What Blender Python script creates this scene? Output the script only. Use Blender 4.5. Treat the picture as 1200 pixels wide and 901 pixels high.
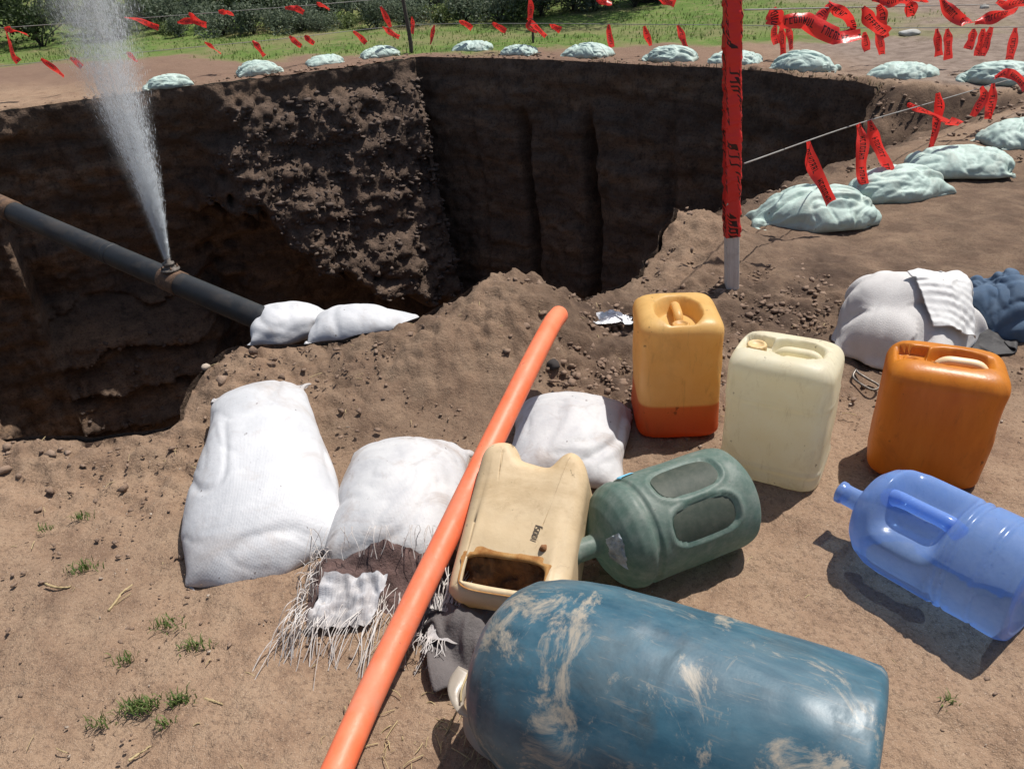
import bpy, bmesh, math, random
import numpy as np
from mathutils import Vector, Matrix

# ------------------------------------------------------------------ camera, world, sun, exposure
scene = bpy.context.scene
C = scene.collection
for o in list(bpy.data.objects):
    bpy.data.objects.remove(o)
CAM_H = 1.45
FPX = 933.3
PITCH = math.atan((450.5 + 84) / FPX)
ROLL = math.radians(4.0)
_f = np.array([0, math.cos(PITCH), -math.sin(PITCH)])
_r0 = np.array([1.0, 0, 0]); _u0 = np.array([0, math.sin(PITCH), math.cos(PITCH)])
_r = _r0 * math.cos(ROLL) - _u0 * math.sin(ROLL)
_u = _u0 * math.cos(ROLL) + _r0 * math.sin(ROLL)
cam_d = bpy.data.cameras.new('camera'); cam = bpy.data.objects.new('camera', cam_d); C.objects.link(cam)
cam_d.sensor_width = 36; cam_d.lens = 28.0; cam_d.clip_start = 0.05; cam_d.clip_end = 2000
cam.matrix_world = Matrix(((_r[0], _u[0], -_f[0], 0), (_r[1], _u[1], -_f[1], 0), (_r[2], _u[2], -_f[2], CAM_H), (0, 0, 0, 1)))
scene.camera = cam

SUN = Vector((0.40, 0.27, 1.0)).normalized()          # direction towards the sun: high, from the far right
world = bpy.data.worlds.new('World'); scene.world = world; world.use_nodes = True
wn = world.node_tree; wn.nodes.clear()
sky = wn.nodes.new('ShaderNodeTexSky'); sky.sky_type = 'NISHITA'; sky.sun_disc = False
sky.sun_elevation = math.asin(SUN.z); sky.sun_rotation = math.atan2(SUN.x, SUN.y)
sky.air_density = 1.0; sky.dust_density = 2.0
wbg = wn.nodes.new('ShaderNodeBackground'); wbg.inputs[1].default_value = 0.08
wo = wn.nodes.new('ShaderNodeOutputWorld')
wn.links.new(sky.outputs[0], wbg.inputs[0]); wn.links.new(wbg.outputs[0], wo.inputs[0])
sun_d = bpy.data.lights.new('sun', 'SUN'); sun = bpy.data.objects.new('sun', sun_d); C.objects.link(sun)
sun_d.energy = 4.8; sun_d.angle = math.radians(0.6); sun_d.color = (1.0, 0.955, 0.89)
sun.rotation_euler = SUN.to_track_quat('Z', 'Y').to_euler(); sun.location = (4, 3, 12)
vs = scene.view_settings
vs.view_transform = 'Standard'; vs.look = 'None'; vs.exposure = 0.22; vs.gamma = 1.0; vs.use_curve_mapping = False
scene.cycles.use_denoising = True
scene.cycles.max_bounces = 6; scene.cycles.diffuse_bounces = 4; scene.cycles.transparent_max_bounces = 16
scene.cycles.volume_bounces = 2; scene.cycles.volume_step_rate = 2.0; scene.cycles.volume_max_steps = 128

rng = np.random.default_rng(7)
random.seed(7)

# a picture point (in the 1200 x 901 photograph) to a point of the place at height z
def gp(x, y, z=0.0):
    d = _f + _r * (x - 600) / FPX + _u * (450.5 - y) / FPX
    t = (z - CAM_H) / d[2]
    return np.array([0, 0, CAM_H]) + d * t
def at_y(x, y, Y):
    d = _f + _r * (x - 600) / FPX + _u * (450.5 - y) / FPX
    return np.array([0, 0, CAM_H]) + d * (Y / d[1])

# ------------------------------------------------------------------ noise
def _hash(ix, iy, iz, seed):
    h = (ix.astype(np.uint32) * np.uint32(374761393) + iy.astype(np.uint32) * np.uint32(668265263)
         + iz.astype(np.uint32) * np.uint32(2147483647) + np.uint32((seed * 974634777) & 0xffffffff))
    h ^= h >> np.uint32(13); h *= np.uint32(1274126177); h ^= h >> np.uint32(16)
    h *= np.uint32(2246822519); h ^= h >> np.uint32(15)
    return h.astype(np.float64) / 4294967295.0
def vnoise(p, seed=0):
    i = np.floor(p).astype(np.int64); f = p - i
    f = f * f * f * (f * (f * 6 - 15) + 10)
    out = 0
    for dx in (0, 1):
        wx = f[:, 0] if dx else 1 - f[:, 0]
        for dy in (0, 1):
            wy = f[:, 1] if dy else 1 - f[:, 1]
            for dz in (0, 1):
                wz = f[:, 2] if dz else 1 - f[:, 2]
                out = out + wx * wy * wz * _hash(i[:, 0] + dx, i[:, 1] + dy, i[:, 2] + dz, seed)
    return out * 2 - 1
def fbm(p, oct=4, gain=0.5, seed=0, ridged=False):
    a, s, out = 1.0, 1.0, 0
    for k in range(oct):
        n = vnoise(p * s, seed + k)
        out = out + a * ((1 - 2 * np.abs(n)) if ridged else n)
        a *= gain; s *= 2.03
    return out
def worley(p, seed=0):
    i = np.floor(p).astype(np.int64)
    best = np.full(len(p), 9.0)
    for dx in (-1, 0, 1):
        for dy in (-1, 0, 1):
            for dz in (-1, 0, 1):
                c = i + np.array([dx, dy, dz])
                q = np.stack([c[:, k] + _hash(c[:, 0], c[:, 1], c[:, 2], seed + 11 * k) for k in range(3)], 1)
                best = np.minimum(best, ((q - p) ** 2).sum(1))
    return np.sqrt(best)
def sstep(a, b, x):
    t = np.clip((x - a) / (b - a), 0, 1)
    return t * t * (3 - 2 * t)
def v3(x, y, z=None):
    return np.stack([x, y, np.zeros_like(x) if z is None else z], 1)

# ------------------------------------------------------------------ mesh helpers
def mesh_np(name, verts, faces, uvs=None, smooth=True, attrs=None):
    """faces: (N,4) or (N,3) index array, or a list of such arrays."""
    fl = [np.asarray(f, dtype=np.int64) for f in (faces if isinstance(faces, list) else [faces]) if len(f)]
    loops = np.concatenate([f.ravel() for f in fl])
    tot = np.concatenate([np.full(len(f), f.shape[1]) for f in fl])
    st = np.concatenate([[0], np.cumsum(tot)[:-1]])
    me = bpy.data.meshes.new(name)
    verts = np.asarray(verts, dtype=np.float32)
    me.vertices.add(len(verts)); me.vertices.foreach_set('co', verts.ravel())
    me.loops.add(len(loops)); me.loops.foreach_set('vertex_index', loops.astype(np.int32))
    me.polygons.add(len(tot)); me.polygons.foreach_set('loop_start', st.astype(np.int32))
    me.polygons.foreach_set('loop_total', tot.astype(np.int32))
    if smooth:
        me.polygons.foreach_set('use_smooth', np.ones(len(tot), dtype=bool))
    if uvs is not None:
        uv = me.uv_layers.new(name='UVMap')
        uv.data.foreach_set('uv', np.asarray(uvs, dtype=np.float32)[loops].ravel())
    for k, a in (attrs or {}).items():
        at = me.attributes.new(k, 'FLOAT', 'POINT'); at.data.foreach_set('value', np.asarray(a, dtype=np.float32))
    me.update(calc_edges=True); me.validate()
    return me
def obj(name, me, mat=None, parent=None):
    o = bpy.data.objects.new(name, me); C.objects.link(o)
    if mat is not None:
        if len(me.materials) == 0: me.materials.append(mat)
    if parent is not None: o.parent = parent
    return o
def tag(o, label, cat, group=None):
    o['label'] = label; o['category'] = cat
    if group: o['group'] = group
    return o
def thing(name, label, cat, loc=(0, 0, 0), rot=None, group=None):
    o = bpy.data.objects.new(name, None); C.objects.link(o)
    o.empty_display_size = 0.1
    M = rot.to_4x4() if rot is not None else Matrix.Identity(4)
    M.translation = Vector(loc)
    o.matrix_world = M
    return tag(o, label, cat, group)
def subsurf(o, lv=1):
    m = o.modifiers.new('smooth', 'SUBSURF'); m.levels = lv; m.render_levels = lv
def rows_faces(nr, nc, closed=False):
    i = np.arange(nr - 1)[:, None]; j = np.arange(nc if closed else nc - 1)[None, :]
    j2 = (j + 1) % nc
    a = i * nc + j; b = i * nc + j2; c = (i + 1) * nc + j2; d = (i + 1) * nc + j
    return np.stack([a.ravel(), b.ravel(), c.ravel(), d.ravel()], 1)
def tube_np(path, rad, n=12, caps=True):
    path = np.asarray(path, float); m = len(path)
    rad = np.broadcast_to(np.asarray(rad, float), (m,))
    t = np.gradient(path, axis=0); t /= np.linalg.norm(t, axis=1)[:, None] + 1e-12
    up = np.array([0, 0, 1.0]) if abs(t[0, 2]) < 0.9 else np.array([1.0, 0, 0])
    vs_ = []
    nrm = np.cross(up, t[0]); nrm /= np.linalg.norm(nrm)
    for k in range(m):
        nrm = nrm - t[k] * (nrm @ t[k]); nrm /= np.linalg.norm(nrm)
        b = np.cross(t[k], nrm)
        a = np.arange(n) * 2 * math.pi / n
        vs_.append(path[k] + rad[k] * (np.cos(a)[:, None] * nrm + np.sin(a)[:, None] * b))
    v = np.concatenate(vs_); f = [rows_faces(m, n, True)]
    if caps:
        v = np.concatenate([v, path[:1], path[-1:]])
        j = np.arange(n); j2 = (j + 1) % n
        f.append(np.stack([np.full(n, m * n), j2, j], 1))
        f.append(np.stack([np.full(n, m * n + 1), (m - 1) * n + j, (m - 1) * n + j2], 1))
    return v, f
def join_np(parts):
    vs_, f3, f4, off = [], [], [], 0
    for v, fs in parts:
        for f in (fs if isinstance(fs, list) else [fs]):
            f = np.asarray(f)
            if not len(f): continue
            (f3 if f.shape[1] == 3 else f4).append(f + off)
        vs_.append(v); off += len(v)
    out = []
    if f4: out.append(np.concatenate(f4))
    if f3: out.append(np.concatenate(f3))
    return np.concatenate(vs_), out
def spline(pts, n):
    pts = np.asarray(pts, float)
    P = np.concatenate([[2 * pts[0] - pts[1]], pts, [2 * pts[-1] - pts[-2]]])
    out = []
    seg = len(pts) - 1
    for q in np.linspace(0, seg - 1e-9, n):
        k = int(q); t = q - k
        a, b, c, d = P[k:k + 4]
        out.append(0.5 * (2 * b + (c - a) * t + (2 * a - 5 * b + 4 * c - d) * t * t + (3 * b - a - 3 * c + d) * t ** 3))
    return np.array(out)

# ------------------------------------------------------------------ materials
class NT:
    def __init__(s, name):
        s.m = bpy.data.materials.new(name); s.m.use_nodes = True
        s.t = s.m.node_tree; s.t.nodes.clear()
        s.out = s.t.nodes.new('ShaderNodeOutputMaterial')
    def n(s, typ, ins=None, **kw):
        nd = s.t.nodes.new('ShaderNode' + typ)
        for k, v in kw.items(): setattr(nd, k, v)
        for k, v in (ins or {}).items():
            sock = nd.inputs[k]
            if isinstance(v, bpy.types.NodeSocket): s.t.links.new(v, sock)
            else:
                if isinstance(v, tuple) and len(v) == 3 and sock.type == 'RGBA': v = v + (1.0,)
                sock.default_value = v
        return nd
    def coord(s, which='Object'):
        return s.n('TexCoord').outputs[which]
    def mapping(s, vec, scale=(1, 1, 1), rot=(0, 0, 0)):
        return s.n('Mapping', {'Vector': vec, 'Scale': scale, 'Rotation': rot}).outputs[0]
    def noise(s, vec, scale, detail=4, rough=0.6, dist=0.0):
        return s.n('TexNoise', {'Vector': vec, 'Scale': scale, 'Detail': detail, 'Roughness': rough, 'Distortion': dist}).outputs[0]
    def ramp(s, fac, stops):
        r = s.n('ValToRGB', {'Fac': fac})
        e = r.color_ramp.elements
        while len(e) < len(stops): e.new(0.5)
        for k, (p, c) in enumerate(stops):
            e[k].position = p
            e[k].color = (c, c, c, 1) if not isinstance(c, tuple) else c + (1,)
        return r.outputs[0]
    def mix(s, fac, a, b, blend='MIX'):
        m = s.n('Mix', data_type='RGBA', blend_type=blend)
        for idx, v in ((0, fac), (6, a), (7, b)):
            if isinstance(v, bpy.types.NodeSocket): s.t.links.new(v, m.inputs[idx])
            else: m.inputs[idx].default_value = v if not isinstance(v, tuple) else v + (1.0,)
        return m.outputs[2]
    def math(s, op, a, b=0.0, c=0.0, clamp=False):
        m = s.n('Math', operation=op, use_clamp=clamp)
        for k, v in enumerate((a, b, c)):
            if isinstance(v, bpy.types.NodeSocket): s.t.links.new(v, m.inputs[k])
            else: m.inputs[k].default_value = v
        return m.outputs[0]
    def bump(s, h, strength=0.3, dist=0.01, normal=None):
        d = {'Height': h, 'Strength': strength, 'Distance': dist}
        if normal is not None: d['Normal'] = normal
        return s.n('Bump', d).outputs[0]
    def bsdf(s, **ins):
        return s.n('BsdfPrincipled', {k.replace('_', ' '): v for k, v in ins.items()})
    def done(s, sh, vol=None):
        if sh is not None: s.t.links.new(sh.outputs[0] if hasattr(sh, 'outputs') else sh, s.out.inputs['Surface'])
        if vol is not None: s.t.links.new(vol.outputs[0] if hasattr(vol, 'outputs') else vol, s.out.inputs['Volume'])
        return s.m

def mat_soil():
    k = NT('soil'); co = k.coord()
    big = k.noise(co, 0.9, 5, 0.6); mid = k.noise(co, 7, 6, 0.65, 0.3); fine = k.noise(co, 90, 4, 0.7); grit = k.noise(co, 330, 2, 0.6)
    c = k.ramp(big, [(0.3, (0.205, 0.134, 0.090)), (0.52, (0.280, 0.186, 0.123)), (0.75, (0.242, 0.161, 0.111))])
    c = k.mix(k.ramp(mid, [(0.42, 0.0), (0.66, 0.65)]), c, (0.330, 0.235, 0.160))
    c = k.mix(k.ramp(mid, [(0.28, 0.6), (0.44, 0.0)]), c, (0.135, 0.084, 0.058))
    c = k.mix(k.ramp(fine, [(0.36, 0.65), (0.5, 0.0)]), c, (0.135, 0.088, 0.062))
    c = k.mix(k.ramp(grit, [(0.60, 0.0), (0.72, 0.65)]), c, (0.50, 0.40, 0.31))
    moist = k.n('Attribute', attribute_name='moist').outputs['Fac']
    mm = k.math('MULTIPLY', moist, k.ramp(k.noise(co, 5, 5, 0.7), [(0.3, 0.35), (0.6, 1.0)]))
    c = k.mix(mm, c, (0.078, 0.052, 0.038))
    red = k.n('Attribute', attribute_name='red').outputs['Fac']
    c = k.mix(k.math('MULTIPLY', red, 0.7), c, (0.165, 0.104, 0.078))
    grey = k.n('Attribute', attribute_name='grey').outputs['Fac']
    c = k.mix(k.math('MULTIPLY', grey, 0.85), c, k.ramp(mid, [(0.35, (0.14, 0.108, 0.09)), (0.62, (0.25, 0.20, 0.17))]))
    g = k.n('Attribute', attribute_name='grass').outputs['Fac']
    gcol = k.ramp(k.noise(co, 1.6, 6, 0.7), [(0.3, (0.060, 0.105, 0.022)), (0.5, (0.098, 0.160, 0.034)), (0.7, (0.145, 0.180, 0.055))])
    gm = k.math('MULTIPLY', g, k.ramp(k.noise(co, 6, 5, 0.7), [(0.30, 0.4), (0.5, 1.0)]))
    c = k.mix(gm, c, gcol)
    h = k.math('ADD', k.math('MULTIPLY', fine, 0.6), k.math('MULTIPLY', grit, 0.35))
    h = k.math('ADD', h, k.math('MULTIPLY', k.noise(co, 35, 4, 0.7), 1.0))
    b = k.bsdf(Base_Color=c, Roughness=0.95, Normal=k.bump(h, 0.75, 0.012)); b.inputs['Specular IOR Level'].default_value = 0.15
    return k.done(b)
def mat_pit():
    k = NT('pit_earth'); co = k.coord()
    st = k.mapping(co, (0.5, 0.5, 3.2))
    a = k.noise(st, 1.3, 6, 0.65, 0.6); m = k.noise(co, 6, 6, 0.7); f = k.noise(co, 40, 4, 0.7)
    c = k.ramp(a, [(0.30, (0.090, 0.062, 0.045)), (0.48, (0.150, 0.102, 0.072)), (0.60, (0.215, 0.138, 0.088)), (0.74, (0.27, 0.185, 0.125))])
    c = k.mix(k.ramp(m, [(0.35, 0.75), (0.52, 0.0)]), c, (0.060, 0.042, 0.031))
    lump = k.n('Attribute', attribute_name='lump').outputs['Fac']
    c = k.mix(lump, c, k.ramp(m, [(0.32, (0.070, 0.048, 0.036)), (0.55, (0.140, 0.096, 0.070)), (0.72, (0.20, 0.142, 0.105))]))
    c = k.mix(k.ramp(f, [(0.36, 0.6), (0.5, 0.0)]), c, (0.04, 0.03, 0.026))
    h = k.math('ADD', k.math('MULTIPLY', f, 0.5), k.noise(co, 14, 5, 0.7))
    b = k.bsdf(Base_Color=c, Roughness=0.9, Normal=k.bump(h, 0.9, 0.03)); b.inputs['Specular IOR Level'].default_value = 0.2
    return k.done(b)
def mat_clod():
    k = NT('clod_earth'); co = k.coord()
    c = k.ramp(k.noise(co, 3.0, 5, 0.7), [(0.3, (0.12, 0.078, 0.056)), (0.5, (0.215, 0.145, 0.102)), (0.7, (0.29, 0.205, 0.148))])
    return k.done(k.bsdf(Base_Color=c, Roughness=0.95, Normal=k.bump(k.noise(co, 120, 4, 0.7), 0.6, 0.006)))

def mat_woven(name, col, shade, grime, weave=0.5, grime_amt=0.5, su=620, sv=620, crease=0.0045):
    """woven polypropylene: flat tapes crossing, creases, dust and mud"""
    k = NT(name); uv = k.coord('UV'); co = k.coord()
    w1 = k.n('TexWave', {'Vector': uv, 'Scale': su / 6.28, 'Distortion': 1.2, 'Detail': 2.0, 'Detail Scale': 2.0}, bands_direction='X').outputs['Fac']
    w2 = k.n('TexWave', {'Vector': uv, 'Scale': sv / 6.28, 'Distortion': 1.2, 'Detail': 2.0, 'Detail Scale': 2.0}, bands_direction='Y').outputs['Fac']
    wv = k.math('ADD', w1, w2)
    c = k.mix(k.ramp(k.noise(co, 9, 5, 0.6), [(0.3, 0.0), (0.7, 1.0)]), col, shade)
    c = k.mix(k.math('MULTIPLY', k.ramp(wv, [(0.25, 1.0), (0.8, 0.0)]), weave * 0.20), c, tuple(x * 0.55 for x in shade))
    g = k.ramp(k.noise(co, 4.5, 7, 0.7, 0.8), [(0.50, 0.0), (0.72, 1.0)])
    c = k.mix(k.math('MULTIPLY', g, grime_amt), c, grime)
    low = k.n('SeparateXYZ', {'Vector': co}).outputs[2]
    lm = k.math('MULTIPLY', k.ramp(k.math('ADD', k.math('MULTIPLY', low, 9.0), k.math('MULTIPLY', k.noise(co, 12, 4), 0.9)), [(0.35, 1.0), (0.85, 0.0)]), 0.55)
    c = k.mix(lm, c, grime)                                   # mud splashed on the foot of the sack
    sp = k.ramp(k.noise(co, 48, 2, 0.5), [(0.73, 0.0), (0.76, 1.0)])
    c = k.mix(k.math('MULTIPLY', sp, 0.7), c, (0.09, 0.06, 0.05))
    h = k.math('ADD', k.math('MULTIPLY', wv, 0.08), k.math('ADD', k.math('MULTIPLY', k.noise(co, 16, 4, 0.6), 1.2), k.math('MULTIPLY', k.noise(co, 60, 4, 0.65), 0.5)))
    b = k.bsdf(Base_Color=c, Roughness=0.55, Normal=k.bump(h, 0.55, crease)); b.inputs['Specular IOR Level'].default_value = 0.35
    return k.done(b)
def mat_plastic(name, col, col2, dirt=(0.20, 0.14, 0.09), dirt_amt=0.4, rough=0.4, sss=0.0, streak=(3, 3, 3), speck=True, bump=0.12, liquid=None, dust=None, dscale=3.0, trans=0.0, smear=0.28):
    k = NT(name); co = k.coord()
    c = k.mix(k.ramp(k.noise(k.mapping(co, streak), 4, 5, 0.6), [(0.3, 0.0), (0.7, 1.0)]), col, col2)
    if liquid:
        z = k.n('SeparateXYZ', {'Vector': co}).outputs[2]
        lv, lc1, lc2 = liquid
        lf = k.ramp(k.math('ADD', k.math('MULTIPLY', k.math('SUBTRACT', z, lv), 60.0), 0.5), [(0.2, 1.0), (0.8, 0.0)])
        c = k.mix(lf, c, k.mix(k.ramp(z, [(0.0, 1.0), (lv, 0.0)]), lc1, lc2))
    d = k.ramp(k.noise(co, dscale, 7, 0.72, 0.5), [(0.50, 0.0), (0.70, 1.0)])
    c = k.mix(k.math('MULTIPLY', d, dirt_amt), c, dirt)
    sm = k.ramp(k.noise(k.mapping(co, (22, 22, 5)), 1.6, 6, 0.75, 0.8), [(0.56, 0.0), (0.70, 1.0)])
    c = k.mix(k.math('MULTIPLY', sm, smear), c, dirt)
    if dust:
        dm = k.ramp(k.noise(k.mapping(co, (1, 1, 1)), dscale * 1.4, 8, 0.75, 1.2), [(0.53, 0.0), (0.63, 1.0)])
        hz_ = k.ramp(k.noise(k.mapping(co, (2, 3, 3)), 2.2, 7, 0.75, 0.6), [(0.42, 0.0), (0.72, 0.60)])
        c = k.mix(hz_, c, (0.12, 0.185, 0.215))
        c = k.mix(k.math('MULTIPLY', dm, dust[1]), c, dust[0])
        sc = k.ramp(k.noise(k.mapping(co, (4, 40, 40)), 3.0, 5, 0.7), [(0.58, 0.0), (0.68, 0.55)])
        c = k.mix(sc, c, tuple(0.5 * x + 0.5 * y for x, y in zip(dust[0], col)))
    if speck:
        s = k.ramp(k.noise(co, 26, 3, 0.6), [(0.68, 0.0), (0.72, 1.0)])
        c = k.mix(k.math('MULTIPLY', s, 0.6), c, tuple(0.35 * x for x in dirt))
    r = k.math('ADD', rough, k.math('MULTIPLY', d, 0.35))
    h = k.math('ADD', k.noise(co, 18, 4, 0.6), k.math('MULTIPLY', k.noise(co, 160, 3, 0.6), 0.25))
    b = k.bsdf(Base_Color=c, Roughness=r, Normal=k.bump(h, bump, 0.01))
    if sss:
        b.inputs['Subsurface Weight'].default_value = sss; b.inputs['Subsurface Radius'].default_value = (0.06, 0.04, 0.02)
        b.inputs['Subsurface Scale'].default_value = 0.5
    if trans:                                                # thin milky wall: daylight glows through it
        tl = k.n('BsdfTranslucent', {'Color': c})
        return k.done(k.n('MixShader', {0: trans, 1: b.outputs[0], 2: tl.outputs[0]}))
    return k.done(b)
def mat_bottle(name, tint, body, clear, dirt, dirt_amt, rough):
    """thin-walled clear plastic: some light straight through, some scattered, a gloss on top"""
    k = NT(name); co = k.coord()
    d = k.ramp(k.math('ADD', k.math('MULTIPLY', k.noise(co, 7, 7, 0.75, 0.6), 0.6), k.math('MULTIPLY', k.noise(co, 45, 5, 0.7), 0.4)), [(0.40, 0.0), (0.66, 1.0)])
    c = k.mix(k.math('MULTIPLY', d, dirt_amt), body, dirt)
    s = k.ramp(k.noise(co, 60, 3, 0.6), [(0.70, 0.0), (0.74, 1.0)])
    c = k.mix(k.math('MULTIPLY', s, 0.5), c, tuple(0.3 * x for x in dirt))
    nrm = k.bump(k.noise(co, 22, 4, 0.6), 0.12, 0.008)
    b = k.bsdf(Base_Color=c, Roughness=rough, Normal=nrm)
    tl = k.n('BsdfTranslucent', {'Color': c})
    m1 = k.n('MixShader', {0: 0.45, 1: b.outputs[0], 2: tl.outputs[0]})
    tr = k.n('BsdfTransparent', {'Color': tint})
    f = k.math('MULTIPLY', clear, k.math('SUBTRACT', 1.0, k.math('MULTIPLY', d, dirt_amt)))
    fr = k.n('LayerWeight', {'Blend': 0.35}).outputs['Facing']
    f = k.math('MULTIPLY', f, k.math('SUBTRACT', 1.0, k.math('MULTIPLY', fr, 0.8)), clamp=True)
    m2 = k.n('MixShader', {0: f, 1: m1.outputs[0], 2: tr.outputs[0]})
    return k.done(m2)
def mat_simple(name, col, rough=0.6, col2=None, scale=8, metallic=0.0, bump=0.2, bscale=40):
    k = NT(name); co = k.coord()
    c = k.mix(k.ramp(k.noise(co, scale, 6, 0.65), [(0.32, 0.0), (0.68, 1.0)]), col, col2 or tuple(0.7 * x for x in col))
    return k.done(k.bsdf(Base_Color=c, Roughness=rough, Metallic=metallic, Normal=k.bump(k.noise(co, bscale, 4, 0.7), bump, 0.008)))
def mat_tape(name='barrier_tape'):
    """glossy red tape with black capitals (too blurred in the photograph to read) along it"""
    k = NT(name); uv = k.n('SeparateXYZ', {'Vector': k.coord('UV')})
    u, v = uv.outputs[0], k.math('FRACT', uv.outputs[1])
    cell = k.math('FLOOR', k.math('MULTIPLY', u, 52.0)); fx = k.math('FRACT', k.math('MULTIPLY', u, 52.0))
    wn_ = k.n('TexWhiteNoise', {'W': cell}, noise_dimensions='1D')
    r1 = wn_.outputs['Value']; rc = k.n('SeparateXYZ', {'Vector': wn_.outputs['Color']})
    inbox = k.math('MULTIPLY', k.math('GREATER_THAN', v, 0.30), k.math('LESS_THAN', v, 0.74))
    stem = k.math('LESS_THAN', k.math('ABSOLUTE', k.math('SUBTRACT', fx, 0.22)), 0.12)
    stem2 = k.math('MULTIPLY', k.math('LESS_THAN', k.math('ABSOLUTE', k.math('SUBTRACT', fx, 0.70)), 0.11), k.math('GREATER_THAN', rc.outputs[0], 0.45))
    yb = k.math('ADD', 0.3, k.math('MULTIPLY', k.math('FLOOR', k.math('MULTIPLY', rc.outputs[1], 3.0)), 0.2))
    bar = k.math('MULTIPLY', k.math('LESS_THAN', k.math('ABSOLUTE', k.math('SUBTRACT', v, yb)), 0.065), k.math('MULTIPLY', k.math('LESS_THAN', fx, 0.8), k.math('GREATER_THAN', fx, 0.12)))
    bar2 = k.math('MULTIPLY', k.math('LESS_THAN', k.math('ABSOLUTE', k.math('SUBTRACT', v, 0.70)), 0.06), k.math('MULTIPLY', k.math('LESS_THAN', fx, 0.8), k.math('GREATER_THAN', rc.outputs[2], 0.4)))
    gap = k.math('GREATER_THAN', k.math('MODULO', k.math('ADD', cell, 1000.0), 9.0), 1.5)
    ink = k.math('MAXIMUM', k.math('MAXIMUM', stem, stem2), k.math('MAXIMUM', bar, bar2))
    ink = k.math('MULTIPLY', k.math('MULTIPLY', ink, inbox), gap)
    c = k.mix(ink, (0.86, 0.048, 0.040), (0.050, 0.014, 0.014))
    b = k.bsdf(Base_Color=c, Roughness=0.33, Normal=k.bump(k.noise(k.coord(), 60, 3, 0.6), 0.35, 0.006))
    tl = k.n('BsdfTranslucent', {'Color': c})
    return k.done(k.n('MixShader', {0: 0.35, 1: b.outputs[0], 2: tl.outputs[0]}))
def mat_leaf(name, a, b_, tr=0.35):
    k = NT(name)
    rnd = k.n('Attribute', attribute_name='tone').outputs['Fac']
    c = k.mix(rnd, a, b_)
    b = k.bsdf(Base_Color=c, Roughness=0.6); b.inputs['Specular IOR Level'].default_value = 0.25
    tl = k.n('BsdfTranslucent', {'Color': c})
    return k.done(k.n('MixShader', {0: tr, 1: b.outputs[0], 2: tl.outputs[0]}))

M = {}
M['soil'] = mat_soil(); M['pit'] = mat_pit(); M['clod'] = mat_clod()
M['sack'] = mat_woven('white_sack', (0.585, 0.59, 0.605), (0.47, 0.48, 0.50), (0.33, 0.27, 0.23), 0.9, 0.55)
M['sack_dirty'] = mat_woven('muddy_white_sack', (0.57, 0.57, 0.57), (0.44, 0.44, 0.455), (0.24, 0.17, 0.13), 0.9, 0.8)
M['sandbag'] = mat_woven('green_sandbag', (0.50, 0.62, 0.56), (0.35, 0.46, 0.42), (0.30, 0.26, 0.20), 0.6, 0.5, crease=0.006)
M['tape'] = mat_tape()

# ------------------------------------------------------------------ the lie of the land
RIM0 = np.array([(-1.80, 2.30), (-3.0, 2.35), (-4.1, 3.3), (-4.5, 4.9), (-5.4, 6.6), (-6.5, 8.3), (-6.5, 9.0), (-5.5, 9.45), (-4.3, 10.22), (-2.94, 10.7),
                 (-1.92, 11.1), (-1.08, 11.58), (-0.96, 11.62), (-0.75, 11.5), (0.5, 10.68), (1.62, 9.72), (2.57, 8.9), (3.25, 8.1), (3.55, 7.6), (3.1, 6.8),
                 (2.35, 5.75), (1.6, 4.8), (1.15, 4.25), (0.80, 3.72), (0.55, 3.28), (0.33, 2.95), (0.18, 2.93), (0.02, 2.93), (-0.14, 2.86),
                 (-0.40, 2.76), (-0.62, 2.72), (-0.85, 2.74), (-1.02, 2.66), (-1.14, 2.52), (-1.14, 2.34), (-1.25, 2.30), (-1.45, 2.28)])
def resample(poly, step):
    P = np.concatenate([poly, poly[:1]])
    seg = np.linalg.norm(np.diff(P, axis=0), axis=1); s = np.concatenate([[0], np.cumsum(seg)])
    q = np.arange(0, s[-1], step)
    return np.stack([np.interp(q, s, P[:, 0]), np.interp(q, s, P[:, 1])], 1)
_r1 = resample(RIM0, 0.03)
_t = np.roll(_r1, -2, 0) - np.roll(_r1, 2, 0); _t /= np.linalg.norm(_t, axis=1)[:, None]
_k = np.ones(9) / 9.0
_t = np.stack([np.convolve(np.concatenate([_t[-4:, c], _t[:, c], _t[:4, c]]), _k, 'valid') for c in (0, 1)], 1)
_t /= np.linalg.norm(_t, axis=1)[:, None]
# polygon runs clockwise seen from above: inside lies to the right of travel
RN = np.stack([_t[:, 1], -_t[:, 0]], 1)
_jit = 0.07 * fbm(v3(_r1[:, 0] * 2.2, _r1[:, 1] * 2.2), 3, 0.55, 21) + 0.025 * fbm(v3(_r1[:, 0] * 11, _r1[:, 1] * 11), 2, 0.6, 31)
_near = np.clip(1.2 - 0.16 * np.abs(_r1[:, 1] - 6), 0.45, 1)
RIM = _r1 + RN * (_jit * _near)[:, None]
def inside(pts, poly):
    res = np.zeros(len(pts), bool); x, y = pts[:, 0], pts[:, 1]
    a = poly; b = np.roll(poly, -1, 0)
    for (x0, y0), (x1, y1) in zip(a, b):
        if y0 == y1: continue
        c = (y0 > y) != (y1 > y)
        if not c.any(): continue
        res ^= c & (x < (x1 - x0) * (y - y0) / (y1 - y0) + x0)
    return res
def gdist(pts, poly):
    best = np.full(len(pts), 1e9)
    a = poly; b = np.roll(poly, -1, 0)
    for p, q in zip(a, b):
        d = q - p; t = np.clip(((pts - p) @ d) / (d @ d + 1e-9), 0, 1)
        best = np.minimum(best, ((pts - p - t[:, None] * d) ** 2).sum(1))
    return np.sqrt(best)
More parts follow.
